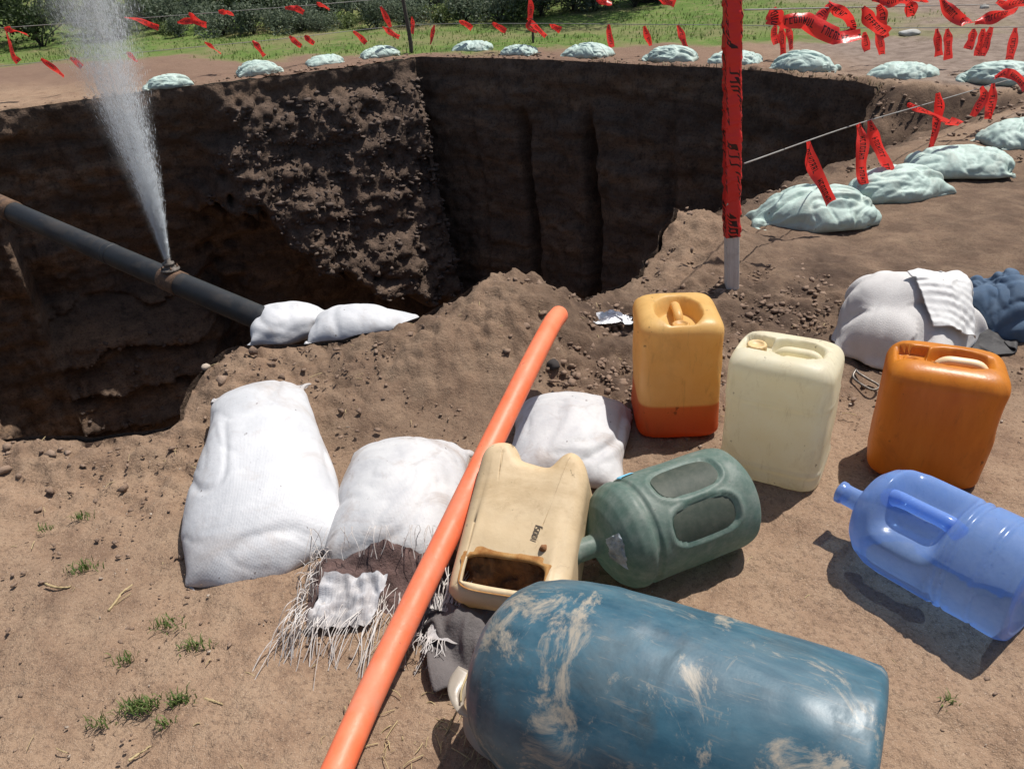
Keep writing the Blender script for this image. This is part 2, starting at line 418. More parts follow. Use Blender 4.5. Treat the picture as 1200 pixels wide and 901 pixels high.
def gauss(x, y, cx, cy, sx, sy, rot=0.0):
    c, s = math.cos(rot), math.sin(rot)
    u = (x - cx) * c + (y - cy) * s; w = -(x - cx) * s + (y - cy) * c
    return np.exp(-0.5 * ((u / sx) ** 2 + (w / sy) ** 2))
def wedge(x, y):
    """distance into the three-sided hollow on the right, between the near and the far row of bags"""
    dn = -(x - 1.2) * 0.585 + (y - 4.10) * 0.81 - 0.10
    df = -(x - 3.4) * 0.695 - (y - 7.9) * 0.72 + 0.0
    return np.minimum(np.minimum(dn, df), x - 1.3)
def g_smooth(x, y):
    """height of the ground without its small lumps"""
    x = np.asarray(x, float); y = np.asarray(y, float)
    z = 0.225 * gauss(x, y, 0.04, 2.90, 0.22, 0.26) + 0.14 * gauss(x, y, -0.45, 2.72, 0.36, 0.28, 0.2)
    z = z + 0.12 * gauss(x, y, -1.02, 2.62, 0.14, 0.14) + 0.05 * gauss(x, y, -1.5, 2.25, 0.3, 0.10)
    z = z + 0.16 * gauss(x, y, 0.93, 3.86, 0.16, 0.22, 0.7) + 0.06 * gauss(x, y, 0.8, 3.3, 0.4, 0.3)
    # shallow spoil trench to the right, between the two rows of bags
    z = z - 0.80 * sstep(0.0, 1.0, wedge(x, y))
    # hillside beyond the meadow
    yy = y + 0.32 * x
    z = z + 0.24 * np.maximum(0, yy - 15.5) * sstep(15.5, 22.0, yy) + 0.04 * sstep(13.0, 17.0, yy) * (yy - 13.0) * 0.5
    return z
def gz(x, y):
    return float(g_smooth(np.array([x]), np.array([y]))[0])

# ground: one sheet in rings round the viewer, finer where it is near, with the pit cut out
ang = np.concatenate([np.linspace(-180, -62, 40)[:-1], np.arange(-62, 62, 0.24), np.linspace(62, 180, 40)[:-1]]) * math.pi / 180
rad = np.concatenate([[0.05, 0.25, 0.4], np.exp(np.arange(math.log(0.55), math.log(5.0), 0.0050)), np.exp(np.arange(math.log(5.02), math.log(26.0), 0.009)), np.exp(np.linspace(math.log(26.5), math.log(900), 40))])
A, Rr = np.meshgrid(ang, rad)
gx = (Rr * np.sin(A)).ravel(); gy = (Rr * np.cos(A)).ravel()
nA = len(ang); nR = len(rad)
P2 = np.stack([gx, gy], 1)
near = (gx > -7.2) & (gx < 4.4) & (gy > 1.8) & (gy < 12.4)
ins = np.zeros(len(gx), bool); ins[near] = inside(P2[near], RIM)
dist = np.full(len(gx), 5.0); dist[near] = gdist(P2[near], RIM0)
gzv = g_smooth(gx, gy)
detail = np.where(np.hypot(gx, gy) < 30, 1.0, 0.0)
rr = np.hypot(gx, gy)
nearm = rr < 30
n1 = np.zeros(len(gx)); n1[nearm] = fbm(v3(gx, gy)[nearm] * 1.7, 4, 0.5, 3)
loose = np.clip(sstep(0.55, 0.05, dist) + 0.8 * gauss(gx, gy, 1.05, 2.95, 0.55, 0.35) + 0.7 * gauss(gx, gy, 0.35, 2.6, 0.25, 0.25)
                + 1.0 * sstep(-0.1, 0.2, wedge(gx, gy)) + 0.10, 0, 1.0)
n2 = np.zeros(len(gx)); n3 = np.zeros(len(gx)); n4 = np.zeros(len(gx))
c1 = rr < 14
pp = v3(gx, gy)[c1]
n5w = np.zeros(len(gx)); n6 = np.zeros(len(gx)); n5w[c1] = fbm(pp * 3.2, 3, 0.6, 66); n6[c1] = fbm(pp * 4.5, 2, 0.5, 67)
n2[c1] = fbm(pp * 9, 4, 0.6, 5); n3[c1] = 0.6 - worley(pp * np.array([15, 15, 1]) + np.array([0, 0, 0.5]), 4); n4[c1] = 0.6 - worley(pp * np.array([34, 34, 1]) + np.array([0, 0, 0.5]), 9)
gzv = gzv + 0.018 * n1 + 0.010 * n2 * (0.35 + loose) + loose * (0.040 * n3 + 0.014 * n4) + 0.004 * n4 + 0.09 * sstep(0.0, 0.4, wedge(gx, gy)) * n5w + 0.010 * n6
gzv = np.where(rr > 30, gzv + 0.0, gzv)
# snap the vertices that hang over the edge onto the rim
idx = np.arange(nR * nA).reshape(nR, nA)
j2 = np.roll(np.arange(nA), -1)
q = np.stack([idx[:-1].ravel(), idx[:-1][:, j2].ravel(), idx[1:][:, j2].ravel(), idx[1:].ravel()], 1)[:, ::-1]
cnt = ins[q].sum(1)
keep = cnt < 4
sv = np.unique(q[(cnt > 0) & keep].ravel()); sv = sv[ins[sv]]
for ch in np.array_split(sv, max(1, len(sv) // 800)):
    if not len(ch): continue
    d2 = ((P2[ch][:, None, :] - RIM[None]) ** 2).sum(2); kx = d2.argmin(1)
    gx[ch] = RIM[kx, 0]; gy[ch] = RIM[kx, 1]
gzv[sv] = g_smooth(gx[sv], gy[sv]) + 0.01 * n2[sv]
q = q[keep]
used = np.zeros(nR * nA, bool); used[q.ravel()] = True
remap = np.cumsum(used) - 1
yy = gy + 0.315 * gx
edge_n = np.zeros(len(gx)); edge_n[nearm] = fbm(v3(gx, gy)[nearm] * 0.9, 4, 0.6, 44)
grass = sstep(11.5, 12.2, yy + 0.5 * edge_n) * sstep(6.6, 4.4, gx - 0.12 * (gy - 11) + 0.8 * edge_n) * np.clip(0.9 + 0.3 * edge_n, 0, 1)
grass = np.maximum(grass, sstep(16, 18, yy) * 0.9)
moist = np.clip(0.85 * gauss(gx, gy, 0.42, 2.55, 0.20, 0.30) + 0.75 * gauss(gx, gy, 1.05, 2.95, 0.50, 0.36) + 0.75 * sstep(0.8, 1.4, gx) * sstep(1.9, 2.8, gy) * sstep(6.5, 4.5, gy) + 0.30 * sstep(0.25, 0.0, dist)
                + 0.45 * gauss(gx, gy, -0.25, 2.25, 0.25, 0.12) + 0.32 * gauss(gx, gy, -0.25, 2.62, 0.65, 0.36) + 1.0 * sstep(-0.05, 0.2, wedge(gx, gy)), 0, 1)
red = sstep(8.8, 9.8, gy + 0.35 * gx) * (1 - grass) * sstep(4.5, 2.0, gx)
grey = sstep(3.0, 4.2, gx) * sstep(5.5, 8.0, gy + 0.3 * gx) * (1 - grass) * sstep(0.05, -0.15, wedge(gx, gy))
co = np.stack([gx, gy, gzv], 1)
me = mesh_np('ground', co[used], remap[q], attrs=dict(grass=grass[used], moist=moist[used], red=red[used], grey=grey[used]))
ground = obj('ground', me, M['soil']); ground['kind'] = 'structure'

# pit walls hang from the rim
nS = len(RIM); DEPTH = 5.2
drow = np.concatenate([[0, 0.012, 0.03], np.arange(0.055, DEPTH, 0.034)])
S, D = np.meshgrid(np.arange(nS), drow)
bx = RIM[S.ravel(), 0]; by = RIM[S.ravel(), 1]; nx = RN[S.ravel(), 0]; ny = RN[S.ravel(), 1]; dd = D.ravel()
far_left = (by > 9.3) & (bx < -1.02) & (bx > -7)
far = (by > 7.4) & (bx >= -1.02)
tn = v3(bx, by, -dd)
# collapsed, sunlit mass on the far left wall with an overhang beneath it
xl = np.clip((bx + 3.55) / 2.5, 0, 1)
edge_w = fbm(tn * np.array([2.2, 2.2, 2.2]), 3, 0.6, 61)
dmax = 1.25 + 2.2 * xl ** 0.8 + 0.35 * edge_w
lumpx = sstep(-3.75, -3.2, bx + 0.25 * edge_w + 0.12 * dd) * far_left
mass = lumpx * (0.12 + 0.31 * np.minimum(dd, dmax) * sstep(0.0, 0.5, dd)) * sstep(dmax + 0.22, dmax - 0.02, dd)
cave = -0.55 * far_left * sstep(dmax - 0.05, dmax + 0.3, dd) * lumpx * sstep(-1.15, -1.7, bx)
lump = np.clip(lumpx * sstep(dmax + 0.1, dmax - 0.15, dd) * sstep(0.1, 0.35, dd), 0, 1) * far_left
base = 0.03 * dd
terr = far_left * sstep(-3.6, -4.4, bx) * (0.17 * dd * sstep(2.4, 3.1, dd) + 0.22 * (np.mod(dd * 1.9 + 0.35 * fbm(tn * 1.5, 2, 0.5, 71), 1.0)) * sstep(2.2, 3.0, dd))
groove = np.zeros(len(bx))
for gxx, w_, a_ in ((0.45, 0.05, 0.30), (1.22, 0.06, 0.40), (-0.2, 0.03, 0.07), (2.1, 0.05, 0.10)):
    groove += far * a_ * np.exp(-((bx - gxx + 0.05 * np.sin(dd * 1.7)) / w_) ** 2) * sstep(0.35, 1.1, dd)
recess = far * (-0.35) * sstep(0.15, 0.6, dd) * sstep(-0.55, -0.75, -np.abs(bx + 0.9) - 0.0) * 0
ns = fbm(tn * 1.1, 3, 0.55, 81); nm = fbm(tn * np.array([4, 4, 5.5]), 4, 0.6, 91)
wl = 0.65 - worley(tn * np.array([9, 9, 8.0]), 14); wl2 = fbm(tn * 15.0, 3, 0.65, 15, True) * 0.5
rise = sstep(0.0, 0.3, dd); strata = fbm(tn * np.array([0.7, 0.7, 7.5]), 3, 0.6, 99)
amp = np.where(far, 0.6, 1.0)
over = -0.30 * far_left * sstep(-3.3, -4.0, bx) * np.minimum(dd, 2.4) * sstep(0.05, 0.5, dd)
off = base + over + mass + cave + terr - groove + rise * (0.10 * ns * amp + 0.05 * nm * amp * (1 + 0.6 * lump)) + sstep(0.0, 0.06, dd) * (0.036 * wl + 0.022 * wl2) * np.where(far, 0.8, 1.0) * (1 + 0.9 * lump) + rise * 0.022 * strata
off = np.maximum(off, -1.1)
nearw = by < 7.2
off = np.where(nearw & ~far_left, 0.02 + 0.10 * dd + rise * (0.05 * nm + 0.05 * wl), off)
z0 = g_smooth(bx, by)
wv = np.stack([bx + nx * off, by + ny * off, z0 - dd + 0.004], 1)
wq = rows_faces(len(drow), nS, True)
me = mesh_np('pit_wall', wv, wq[:, ::-1], attrs=dict(lump=np.clip(lump + 0.55 * sstep(0.25, 0.02, dd) + 0.5 * (terr > 0.80), 0, 1)))
pw = obj('pit_wall', me, M['pit']); pw['kind'] = 'structure'
WALL_V = wv; WALL_LUMP = lump; WALL_TERR = terr
fl = np.stack(np.meshgrid(np.linspace(-9, 6, 90), np.linspace(0.5, 14, 80)), 2).reshape(-1, 2)
fz = -DEPTH + 0.35 + 0.25 * fbm(v3(fl[:, 0], fl[:, 1]) * 1.1, 4, 0.6, 55)
pf = obj('pit_floor', mesh_np('pit_floor', np.stack([fl[:, 0], fl[:, 1], fz], 1), rows_faces(80, 90), attrs=dict(lump=np.zeros(len(fl)))), M['pit']); pf['kind'] = 'structure'

# ------------------------------------------------------------------ cloth: a small position-based solver
def cons_solver(n, ea, eb, rest, stiff):
    cntv = np.bincount(ea, stiff, n) + np.bincount(eb, stiff, n)
    inv = 1.35 / np.maximum(cntv, 1e-6)
    def step(p):
        d = p[eb] - p[ea]; l = np.sqrt((d * d).sum(1)) + 1e-9
        c = (0.5 * stiff * (l - rest) / l)[:, None] * d
        for k in range(3):
            p[:, k] += inv * (np.bincount(ea, c[:, k], n) - np.bincount(eb, c[:, k], n))
    return step
def grid_edges(T, dx, dy, bend=0.12, sy=None):
    """structural, shear and weak bending springs of a grid of vertex numbers"""
    nu, nv = T.shape
    sy = np.ones(nu) if sy is None else sy
    E = []
    def add(a, b, r, s): E.append((a.ravel(), b.ravel(), np.broadcast_to(r, a.shape).ravel(), np.full(a.size, s)))
    add(T[:-1], T[1:], dx, 1.0); add(T[:, :-1], T[:, 1:], dy * sy[:, None], 1.0)
    syd = 0.5 * (sy[:-1] + sy[1:])[:, None]
    dg = np.sqrt(dx * dx + (dy * syd) ** 2)
    add(T[:-1, :-1], T[1:, 1:], dg, 0.6); add(T[1:, :-1], T[:-1, 1:], dg, 0.6)
    add(T[:-2], T[2:], 2 * dx, bend); add(T[:, :-2], T[:, 2:], 2 * dy * sy[:, None], bend)
    return E
def pillow(L, W, nu, nv, fill=0.75, seed=0, neck=None, taper=None, steps=60, inner=16, noise=0.012, squash=None, pleat=0.0):
    """a flat sewn bag filled and dropped on the ground; returns verts, faces, uvs"""
    r = np.random.default_rng(seed)
    T = np.arange(nu * nv).reshape(nu, nv)
    B = T.copy(); B[1:-1, 1:-1] = nu * nv + np.arange((nu - 2) * (nv - 2)).reshape(nu - 2, nv - 2)
    n = nu * nv + (nu - 2) * (nv - 2)
    U, V = np.meshgrid(np.linspace(-1, 1, nu), np.linspace(-1, 1, nv), indexing='ij')
    sy = np.ones(nu)
    uu = np.linspace(-1, 1, nu)
    if taper is not None: sy = sy * (1 + taper * uu)
    if neck is not None:
        pos, wid, tight = neck
        sy = sy * (1 - (1 - tight) * np.exp(-((uu - pos) / wid) ** 2))
    p = np.zeros((n, 3)); prof = (1 - U ** 4) * (1 - V ** 4)
    y0 = V * W / 2 * (sy[:, None] if taper is not None else 1)
    for g, sgn in ((B, -1), (T, 1)):
        p[g.ravel()] = np.stack([(U * L / 2).ravel(), y0.ravel(), (0.10 + sgn * 0.03 * prof).ravel()], 1)
    p += r.normal(0, noise * 0.4, p.shape)
    lo = fbm(p * 6 + seed * 7.1, 2, 0.5, seed); p[:, 2] += noise * 1.5 * lo
    if pleat: p[:, 2] += pleat * np.concatenate([np.sin(V.ravel() * 23) , -np.sin(V[1:-1, 1:-1].ravel() * 21)])
    dx = L / (nu - 1); dy = W / (nv - 1)
    E_ = grid_edges(T, dx, dy, 0.10, sy) + grid_edges(B, dx, dy, 0.10, sy)
    ea, eb, er, es = [np.concatenate([e[k] for e in E_]) for k in range(4)]
    solve = cons_solver(n, ea, eb, er, es)
    fT = rows_faces(nu, nv)
    fB = B.ravel()[fT][:, ::-1]
    fT = T.ravel()[fT]
    F4 = np.concatenate([fT[:, ::-1], fB[:, ::-1]])
    tri = np.concatenate([F4[:, [0, 1, 2]], F4[:, [0, 2, 3]]])
    # full volume of a sewn bag of these measures
    w_, h_ = min(L, W), max(L, W); sc = sy.mean()
    V0 = fill * sc * w_ ** 3 * (h_ / (math.pi * w_) - 0.142 * (1 - 10 ** (-h_ / w_)))
    vel = np.zeros_like(p); dt = 1.0
    for s_ in range(steps):
        vel[:, 2] -= 0.0009
        vel *= 0.93
        prev = p.copy(); p += vel
        for k_ in range(inner):
            solve(p)
            if k_ % 3 == 0:
                a, b, c = p[tri[:, 0]], p[tri[:, 1]], p[tri[:, 2]]
                nr = np.cross(b - a, c - a)
                vol = (a * nr).sum() / 6
                g = np.stack([sum(np.bincount(tri[:, t], nr[:, k], n) for t in range(3)) for k in range(3)], 1) / 6
                lam = (V0 * min(1, (s_ + 1) / 18) - vol) / ((g * g).sum() + 1e-12)
                p += np.clip(lam, -60, 60) * g * 0.7
            if squash is not None: squash(p)
            gl = 0.0
            under = p[:, 2] < gl
            p[under, 2] = gl
            p[under, :2] = prev[under, :2] * 0.6 + p[under, :2] * 0.4
        vel = np.clip(p - prev, -0.02, 0.02)
    uv = np.zeros((n, 2)); uv[T.ravel()] = np.stack([(U * L / 2).ravel(), (V * W / 2).ravel()], 1); uv[B.ravel()] = uv[T.ravel()] * 1.0
    return p, F4, uv
def sheet(w, h, nx_, ny_, heap, start, seed=0, steps=90, inner=10, squeeze=(1, 1), thick=0.006, bend=0.22, soft=0):
    """a cloth dropped crumpled over a heap"""
    T = np.arange(nx_ * ny_).reshape(nx_, ny_); n = nx_ * ny_
    U, V = np.meshgrid(np.linspace(-.5, .5, nx_), np.linspace(-.5, .5, ny_), indexing='ij')
    p = np.stack([U.ravel() * w * squeeze[0], V.ravel() * h * squeeze[1], np.full(n, start)], 1)
    p[:, 2] += 0.10 * fbm(p * 5 + seed, 3, 0.55, seed) + 0.02 * np.random.default_rng(seed).normal(0, 1, n)
    p[:, 0] += 0.03 * fbm(p * 4 + 9 + seed, 2, 0.5, seed + 5); p[:, 1] += 0.03 * fbm(p * 4 + 3 + seed, 2, 0.5, seed + 8)
    E_ = grid_edges(T, w / (nx_ - 1), h / (ny_ - 1), bend)
    ea, eb, er, es = [np.concatenate([e[k] for e in E_]) for k in range(4)]
    solve = cons_solver(n, ea, eb, er, es)
    vel = np.zeros_like(p)
    for s_ in range(steps):
        vel[:, 2] -= 0.0012; vel *= 0.92
        prev = p.copy(); p += vel
        for k_ in range(inner):
            solve(p)
            hh = heap(p[:, 0], p[:, 1])
            u_ = p[:, 2] < hh
            p[u_, 2] = hh[u_]; p[u_, :2] = prev[u_, :2] * 0.8 + p[u_, :2] * 0.2
        vel = np.clip(p - prev, -0.02, 0.02)
    g3 = p.reshape(nx_, ny_, 3)
    for _ in range(soft):
        a = np.pad(g3, ((1, 1), (1, 1), (0, 0)), 'edge'); g3 = 0.5 * g3 + 0.125 * (a[2:, 1:-1] + a[:-2, 1:-1] + a[1:-1, 2:] + a[1:-1, :-2])
    return g3.reshape(-1, 3), rows_faces(nx_, ny_), np.stack([(U * w).ravel(), (V * h).ravel()], 1)
def folds(sim, amp, scale, seed, stretch=(1, 1, 1)):
    """push broad creases into a filled bag"""
    p, f, uv = sim
    a, b, c = p[f[:, 0]], p[f[:, 1]], p[f[:, 3]]
    nr = np.cross(b - a, c - a); n = len(p)
    vn = np.stack([sum(np.bincount(f[:, t], nr[:, k], n) for t in range(4)) for k in range(3)], 1); vn /= np.linalg.norm(vn, axis=1)[:, None] + 1e-12
    q = p * np.array(stretch)
    w = q * scale + 0.8 * np.stack([vnoise(q * scale * 0.7, seed), vnoise(q * scale * 0.7 + 5, seed + 1), vnoise(q * scale * 0.7 + 9, seed + 2)], 1)
    d = np.clip(np.abs(vnoise(w, seed + 3)) * 3.2, 0, 1) + 0.4 * np.clip(np.abs(vnoise(w * 2.3, seed + 4)) * 3, 0, 1) - 0.9
    k = sstep(0.0, 0.05, p[:, 2])
    return p + vn * (amp * d * k)[:, None], f, uv
def drape(sim, amp, freq, seed, ang=0.0, spread=0.9):
    """long soft folds running across a bundle in two warped directions"""
    p, f, uv = sim
    a, b, c = p[f[:, 0]], p[f[:, 1]], p[f[:, 3]]
    nr = np.cross(b - a, c - a); n = len(p)
    vn = np.stack([sum(np.bincount(f[:, t], nr[:, k], n) for t in range(4)) for k in range(3)], 1); vn /= np.linalg.norm(vn, axis=1)[:, None] + 1e-12
    d = 0
    for k, (an, w) in enumerate(((ang, 1.0), (ang + spread, 0.7))):
        ph = (p[:, 0] * math.cos(an) + p[:, 1] * math.sin(an) + 0.4 * p[:, 2]) * freq * 6.283 + 2.6 * fbm(p * 3.2 + seed + k, 2, 0.5, seed + 3 * k)
        m = sstep(-0.35, 0.45, vnoise(p * 3.6 + 7 * k + seed, seed + 9 + k))
        sn = np.sin(ph); d = d + w * m * (np.sign(sn) * np.abs(sn) ** 0.7 * 0.5 + 0.5 - 0.8 * (sn < -0.6))
    return p + vn * (amp * (d - 0.4) * sstep(0.0, 0.05, p[:, 2]))[:, None], f, uv
def finer(sim):
    """one round of smooth subdivision, so that creases can be pressed in"""
    p, f, uv = sim
    o = obj('tmp_bag', mesh_np('tmp_bag', p, f, uvs=uv)); subsurf(o, 1)
    me = bpy.data.meshes.new_from_object(o.evaluated_get(bpy.context.evaluated_depsgraph_get()))
    n = len(me.vertices); q = np.empty(n * 3, np.float32); me.vertices.foreach_get('co', q)
    li = np.empty(len(me.loops), np.int32); me.loops.foreach_get('vertex_index', li)
    lu = np.empty(len(me.loops) * 2, np.float32); me.uv_layers[0].data.foreach_get('uv', lu); lu = lu.reshape(-1, 2)
    u2 = np.zeros((n, 2)); u2[li] = lu
    old = o.data; bpy.data.objects.remove(o); bpy.data.meshes.remove(old); bpy.data.meshes.remove(me)
    return q.reshape(-1, 3).astype(float), li.reshape(-1, 4).astype(np.int64), u2
def rz(a): return Matrix.Rotation(math.radians(a), 3, 'Z')
def frame(xa, up=(0, 0, 1), roll=0.0):
    """rotation whose X axis runs along xa"""
    x = Vector(xa).normalized(); y = Vector(up).cross(x).normalized(); z = x.cross(y)
    return Matrix((x, y, z)).transposed() @ Matrix.Rotation(roll, 3, 'X')

# ------------------------------------------------------------------ white sacks in the foreground
def place_bag(name, label, cat, sim, loc, yaw, mat, group=None, tilt=(0, 0), lv=1, dz=-0.01):
    p, f, uv = sim
    me = mesh_np(name, p, f, uvs=uv)
    o = obj(name, me, mat)
    z = gz(loc[0], loc[1]) if len(loc) == 2 else loc[2]
    o.matrix_world = Matrix.Translation((loc[0], loc[1], z + dz)) @ (rz(yaw) @ Matrix.Rotation(math.radians(tilt[0]), 3, 'X') @ Matrix.Rotation(math.radians(tilt[1]), 3, 'Y')).to_4x4()
    if lv: subsurf(o, lv)
    return tag(o, label, cat, group)
big = folds(finer(pillow(0.88, 0.49, 60, 38, 0.64, 3, taper=-0.15, noise=0.014)), 0.006, 6, 4, (0.5, 1, 1))
place_bag('white_sack', 'large full white woven sack lying at the pit edge, leftmost of the foreground sacks', 'sack', big, (-0.775, 2.02), 104, M['sack'], 'white sacks by the cans', tilt=(0, -10), dz=0.035)
mid = folds(finer(pillow(0.66, 0.50, 46, 36, 0.55, 8, noise=0.012)), 0.009, 7, 5)
tsack = thing('torn_sack', 'white woven sack torn open at its front, frayed threads and soil spilling out', 'sack', (-0.345, 1.87, gz(-0.345, 1.87) - 0.01), rz(86), 'white sacks by the cans')
p_, f_, uv_ = mid
o = obj('sack_body', mesh_np('sack_body', p_, f_, uvs=uv_), M['sack_dirty'], tsack); subsurf(o)
back = folds(finer(pillow(0.60, 0.50, 42, 34, 0.48, 12, noise=0.014)), 0.010, 7, 6)
place_bag('white_sack', 'mud-stained white woven sack lying flat behind the tan can, right of the hose', 'sack', back, (0.165, 2.11), 78, M['sack_dirty'], 'white sacks by the cans', dz=0.0)

# soil spilling out of the torn mouth, the torn flap and its loose threads (all in the torn sack's own frame: -X is towards the viewer)
nsx, nsy = 40, 60
U, V = np.meshgrid(np.linspace(-0.50, -0.265, nsx), np.linspace(-0.24, 0.22, nsy), indexing='ij')
env = sstep(-0.50, -0.38, U) * sstep(-0.24, -0.17, V) * sstep(0.22, 0.15, V)
zz = env * (0.045 + 0.03 * sstep(-0.36, -0.27, U)) * (1 + 0.3 * fbm(v3(U.ravel() * 8, V.ravel() * 8), 3, 0.6, 3).reshape(U.shape)) + env * 0.018 * (0.6 - worley(v3(U.ravel() * 40, V.ravel() * 40), 3).reshape(U.shape)) - 0.012
M['spill'] = mat_simple('spilled_soil', (0.14, 0.085, 0.075), 0.95, (0.065, 0.04, 0.036), 30, bump=0.8, bscale=110)
obj('spilled_soil', mesh_np('spilled_soil', np.stack([U.ravel(), V.ravel(), zz.ravel()], 1), rows_faces(nsx, nsy)[:, ::-1]), M['spill'], tsack)
nfx, nfy = 22, 30
U, V = np.meshgrid(np.linspace(0, 1, nfx), np.linspace(0, 1, nfy), indexing='ij')
fx_ = -0.37 - 0.12 * U; fy_ = -0.03 + 0.16 * V + 0.03 * U
fzz = 0.075 - 0.055 * U + 0.012 * fbm(v3(U.ravel() * 4, V.ravel() * 6), 3, 0.6, 13).reshape(U.shape) + 0.01
M['flap'] = mat_woven('torn_flap', (0.55, 0.55, 0.56), (0.40, 0.40, 0.42), (0.2, 0.15, 0.12), 1.6, 0.7, 900, 260)
flp = obj('torn_flap', mesh_np('torn_flap', np.stack([fx_.ravel(), fy_.ravel(), fzz.ravel()], 1), rows_faces(nfx, nfy)[:, ::-1], uvs=np.stack([fx_.ravel(), fy_.ravel()], 1)), M['flap'], tsack)
parts = []
def thread(a, b, w=0.0022, sag=0.02, seed=0, n=10):
    r = np.random.default_rng(seed)
    t = np.linspace(0, 1, n)[:, None]
    a = np.array(a); b = np.array(b)
    p = a * (1 - t) + b * t
    p[:, 2] += sag * np.sin(math.pi * t[:, 0])
    side = np.cross(b - a, [0, 0, 1]); side /= np.linalg.norm(side) + 1e-9
    p += side * (np.sin(t * math.pi * r.uniform(0.7, 2.2) + r.uniform(0, 6)) * r.uniform(0.001, 0.009))
    p[:, 2] = np.maximum(p[:, 2], 0.006)
    s2 = side * w * 0.5
    v = np.concatenate([p - s2, p + s2, p + [0, 0, 0.0012]])
    k = np.arange(n - 1)
    f = np.concatenate([np.stack([k, k + 2 * n, k + 2 * n + 1, k + 1], 1), np.stack([k + 2 * n, k + n, k + n + 1, k + 2 * n + 1], 1)])
    return v, [f]
r_ = np.random.default_rng(5)
for k in range(105):
    y = r_.uniform(-0.22, 0.20); x0 = -0.49 + r_.uniform(0, 0.12); ln = r_.uniform(0.06, 0.22)
    parts.append(thread((x0, y, 0.035 + r_.uniform(0, 0.02)), (x0 - ln * 0.8, y * 1.0 + ln * r_.normal(0.15, 0.22), 0.008), r_.uniform(0.0010, 0.0026), 0.015, k))
for k in range(70):       # side of the mouth
    y = 0.15 + r_.uniform(0, 0.05); x0 = -0.24 - r_.uniform(0, 0.26)
    parts.append(thread((x0, y, 0.06), (x0 - r_.uniform(-0.02, 0.12), y + r_.uniform(-0.02, 0.05), 0.01), 0.002, 0.03, 500 + k))
for k in range(34):       # ravelled upper lip
    y = r_.uniform(-0.2, 0.19); x0 = -0.245 - 0.03 * abs(y)
    parts.append(thread((x0, y, 0.135), (x0 - r_.uniform(0.02, 0.08), y + r_.uniform(-0.03, 0.03), 0.085), 0.002, 0.01, 900 + k, 6))
v, f = join_np(parts)
M['thread'] = mat_simple('loose_thread', (0.56, 0.54, 0.52), 0.5, (0.33, 0.28, 0.25), 24, bump=0)
fr = obj('loose_threads', mesh_np('loose_threads', v, f), M['thread'], tsack); fr['kind'] = 'stuff'

# grey rag under the tan can, with a white ravelled scrap of sacking
def heap1(x, y): return 0.0 * x + 0.06 * np.exp(-((x / 0.10) ** 2 + (y / 0.07) ** 2)) + 0.035 * np.abs(np.sin(x * 26 + y * 9)) + 0.002
M['rag'] = mat_simple('grey_rag', (0.135, 0.12, 0.118), 0.9, (0.08, 0.07, 0.068), 12, bump=0.5, bscale=160)
p_, f_, uv_ = sheet(0.44, 0.36, 36, 30, heap1, 0.12, 4, squeeze=(0.70, 0.76))
o = obj('grey_rag', mesh_np('grey_rag', p_, f_[:, ::-1], uvs=uv_), M['rag']); gl = gp(556, 742, 0.03)
o.matrix_world = Matrix.Translation((gl[0] + 0.02, gl[1] + 0.03, gz(gl[0], gl[1]) + 0.004)) @ rz(20).to_4x4(); subsurf(o)
m_ = o.modifiers.new('thick', 'SOLIDIFY'); m_.thickness = 0.004
tag(o, 'dark grey crumpled rag on the ground under the tan can', 'rag')
p_, f_, uv_ = sheet(0.085, 0.12, 14, 18, lambda x, y: 0.0 * x + 0.012, 0.05, 6, squeeze=(0.8, 0.8), steps=50)
sc_ = thing('sacking_scrap', 'small frayed white scrap of sacking beside the grey rag, right of the hose', 'scrap', (*gp(509, 742, 0.03)[:2], 0.035), rz(65))
o = obj('scrap_cloth', mesh_np('scrap_cloth', p_, f_[:, ::-1], uvs=uv_), M['flap'], sc_); subsurf(o)
parts = []
for k in range(46):
    y = r_.uniform(-0.035, 0.035)
    parts.append(thread((0.04, y, 0.03), (0.10 + r_.uniform(0.0, 0.11), y * 2 + 0.02 + r_.uniform(-0.03, 0.04), 0.05 + r_.uniform(-0.03, 0.05)), 0.0024, 0.015, 1300 + k))
for k in range(26):
    y = r_.uniform(-0.05, 0.05)
    parts.append(thread((-0.03, y, 0.02), (-0.045 - r_.uniform(0.0, 0.03), y + r_.uniform(-0.02, 0.02), 0.004), 0.0022, 0.004, 1400 + k, 6))
v, f = join_np(parts)
fr = obj('loose_threads', mesh_np('loose_threads', v, f), M['thread'], sc_); fr['kind'] = 'stuff'

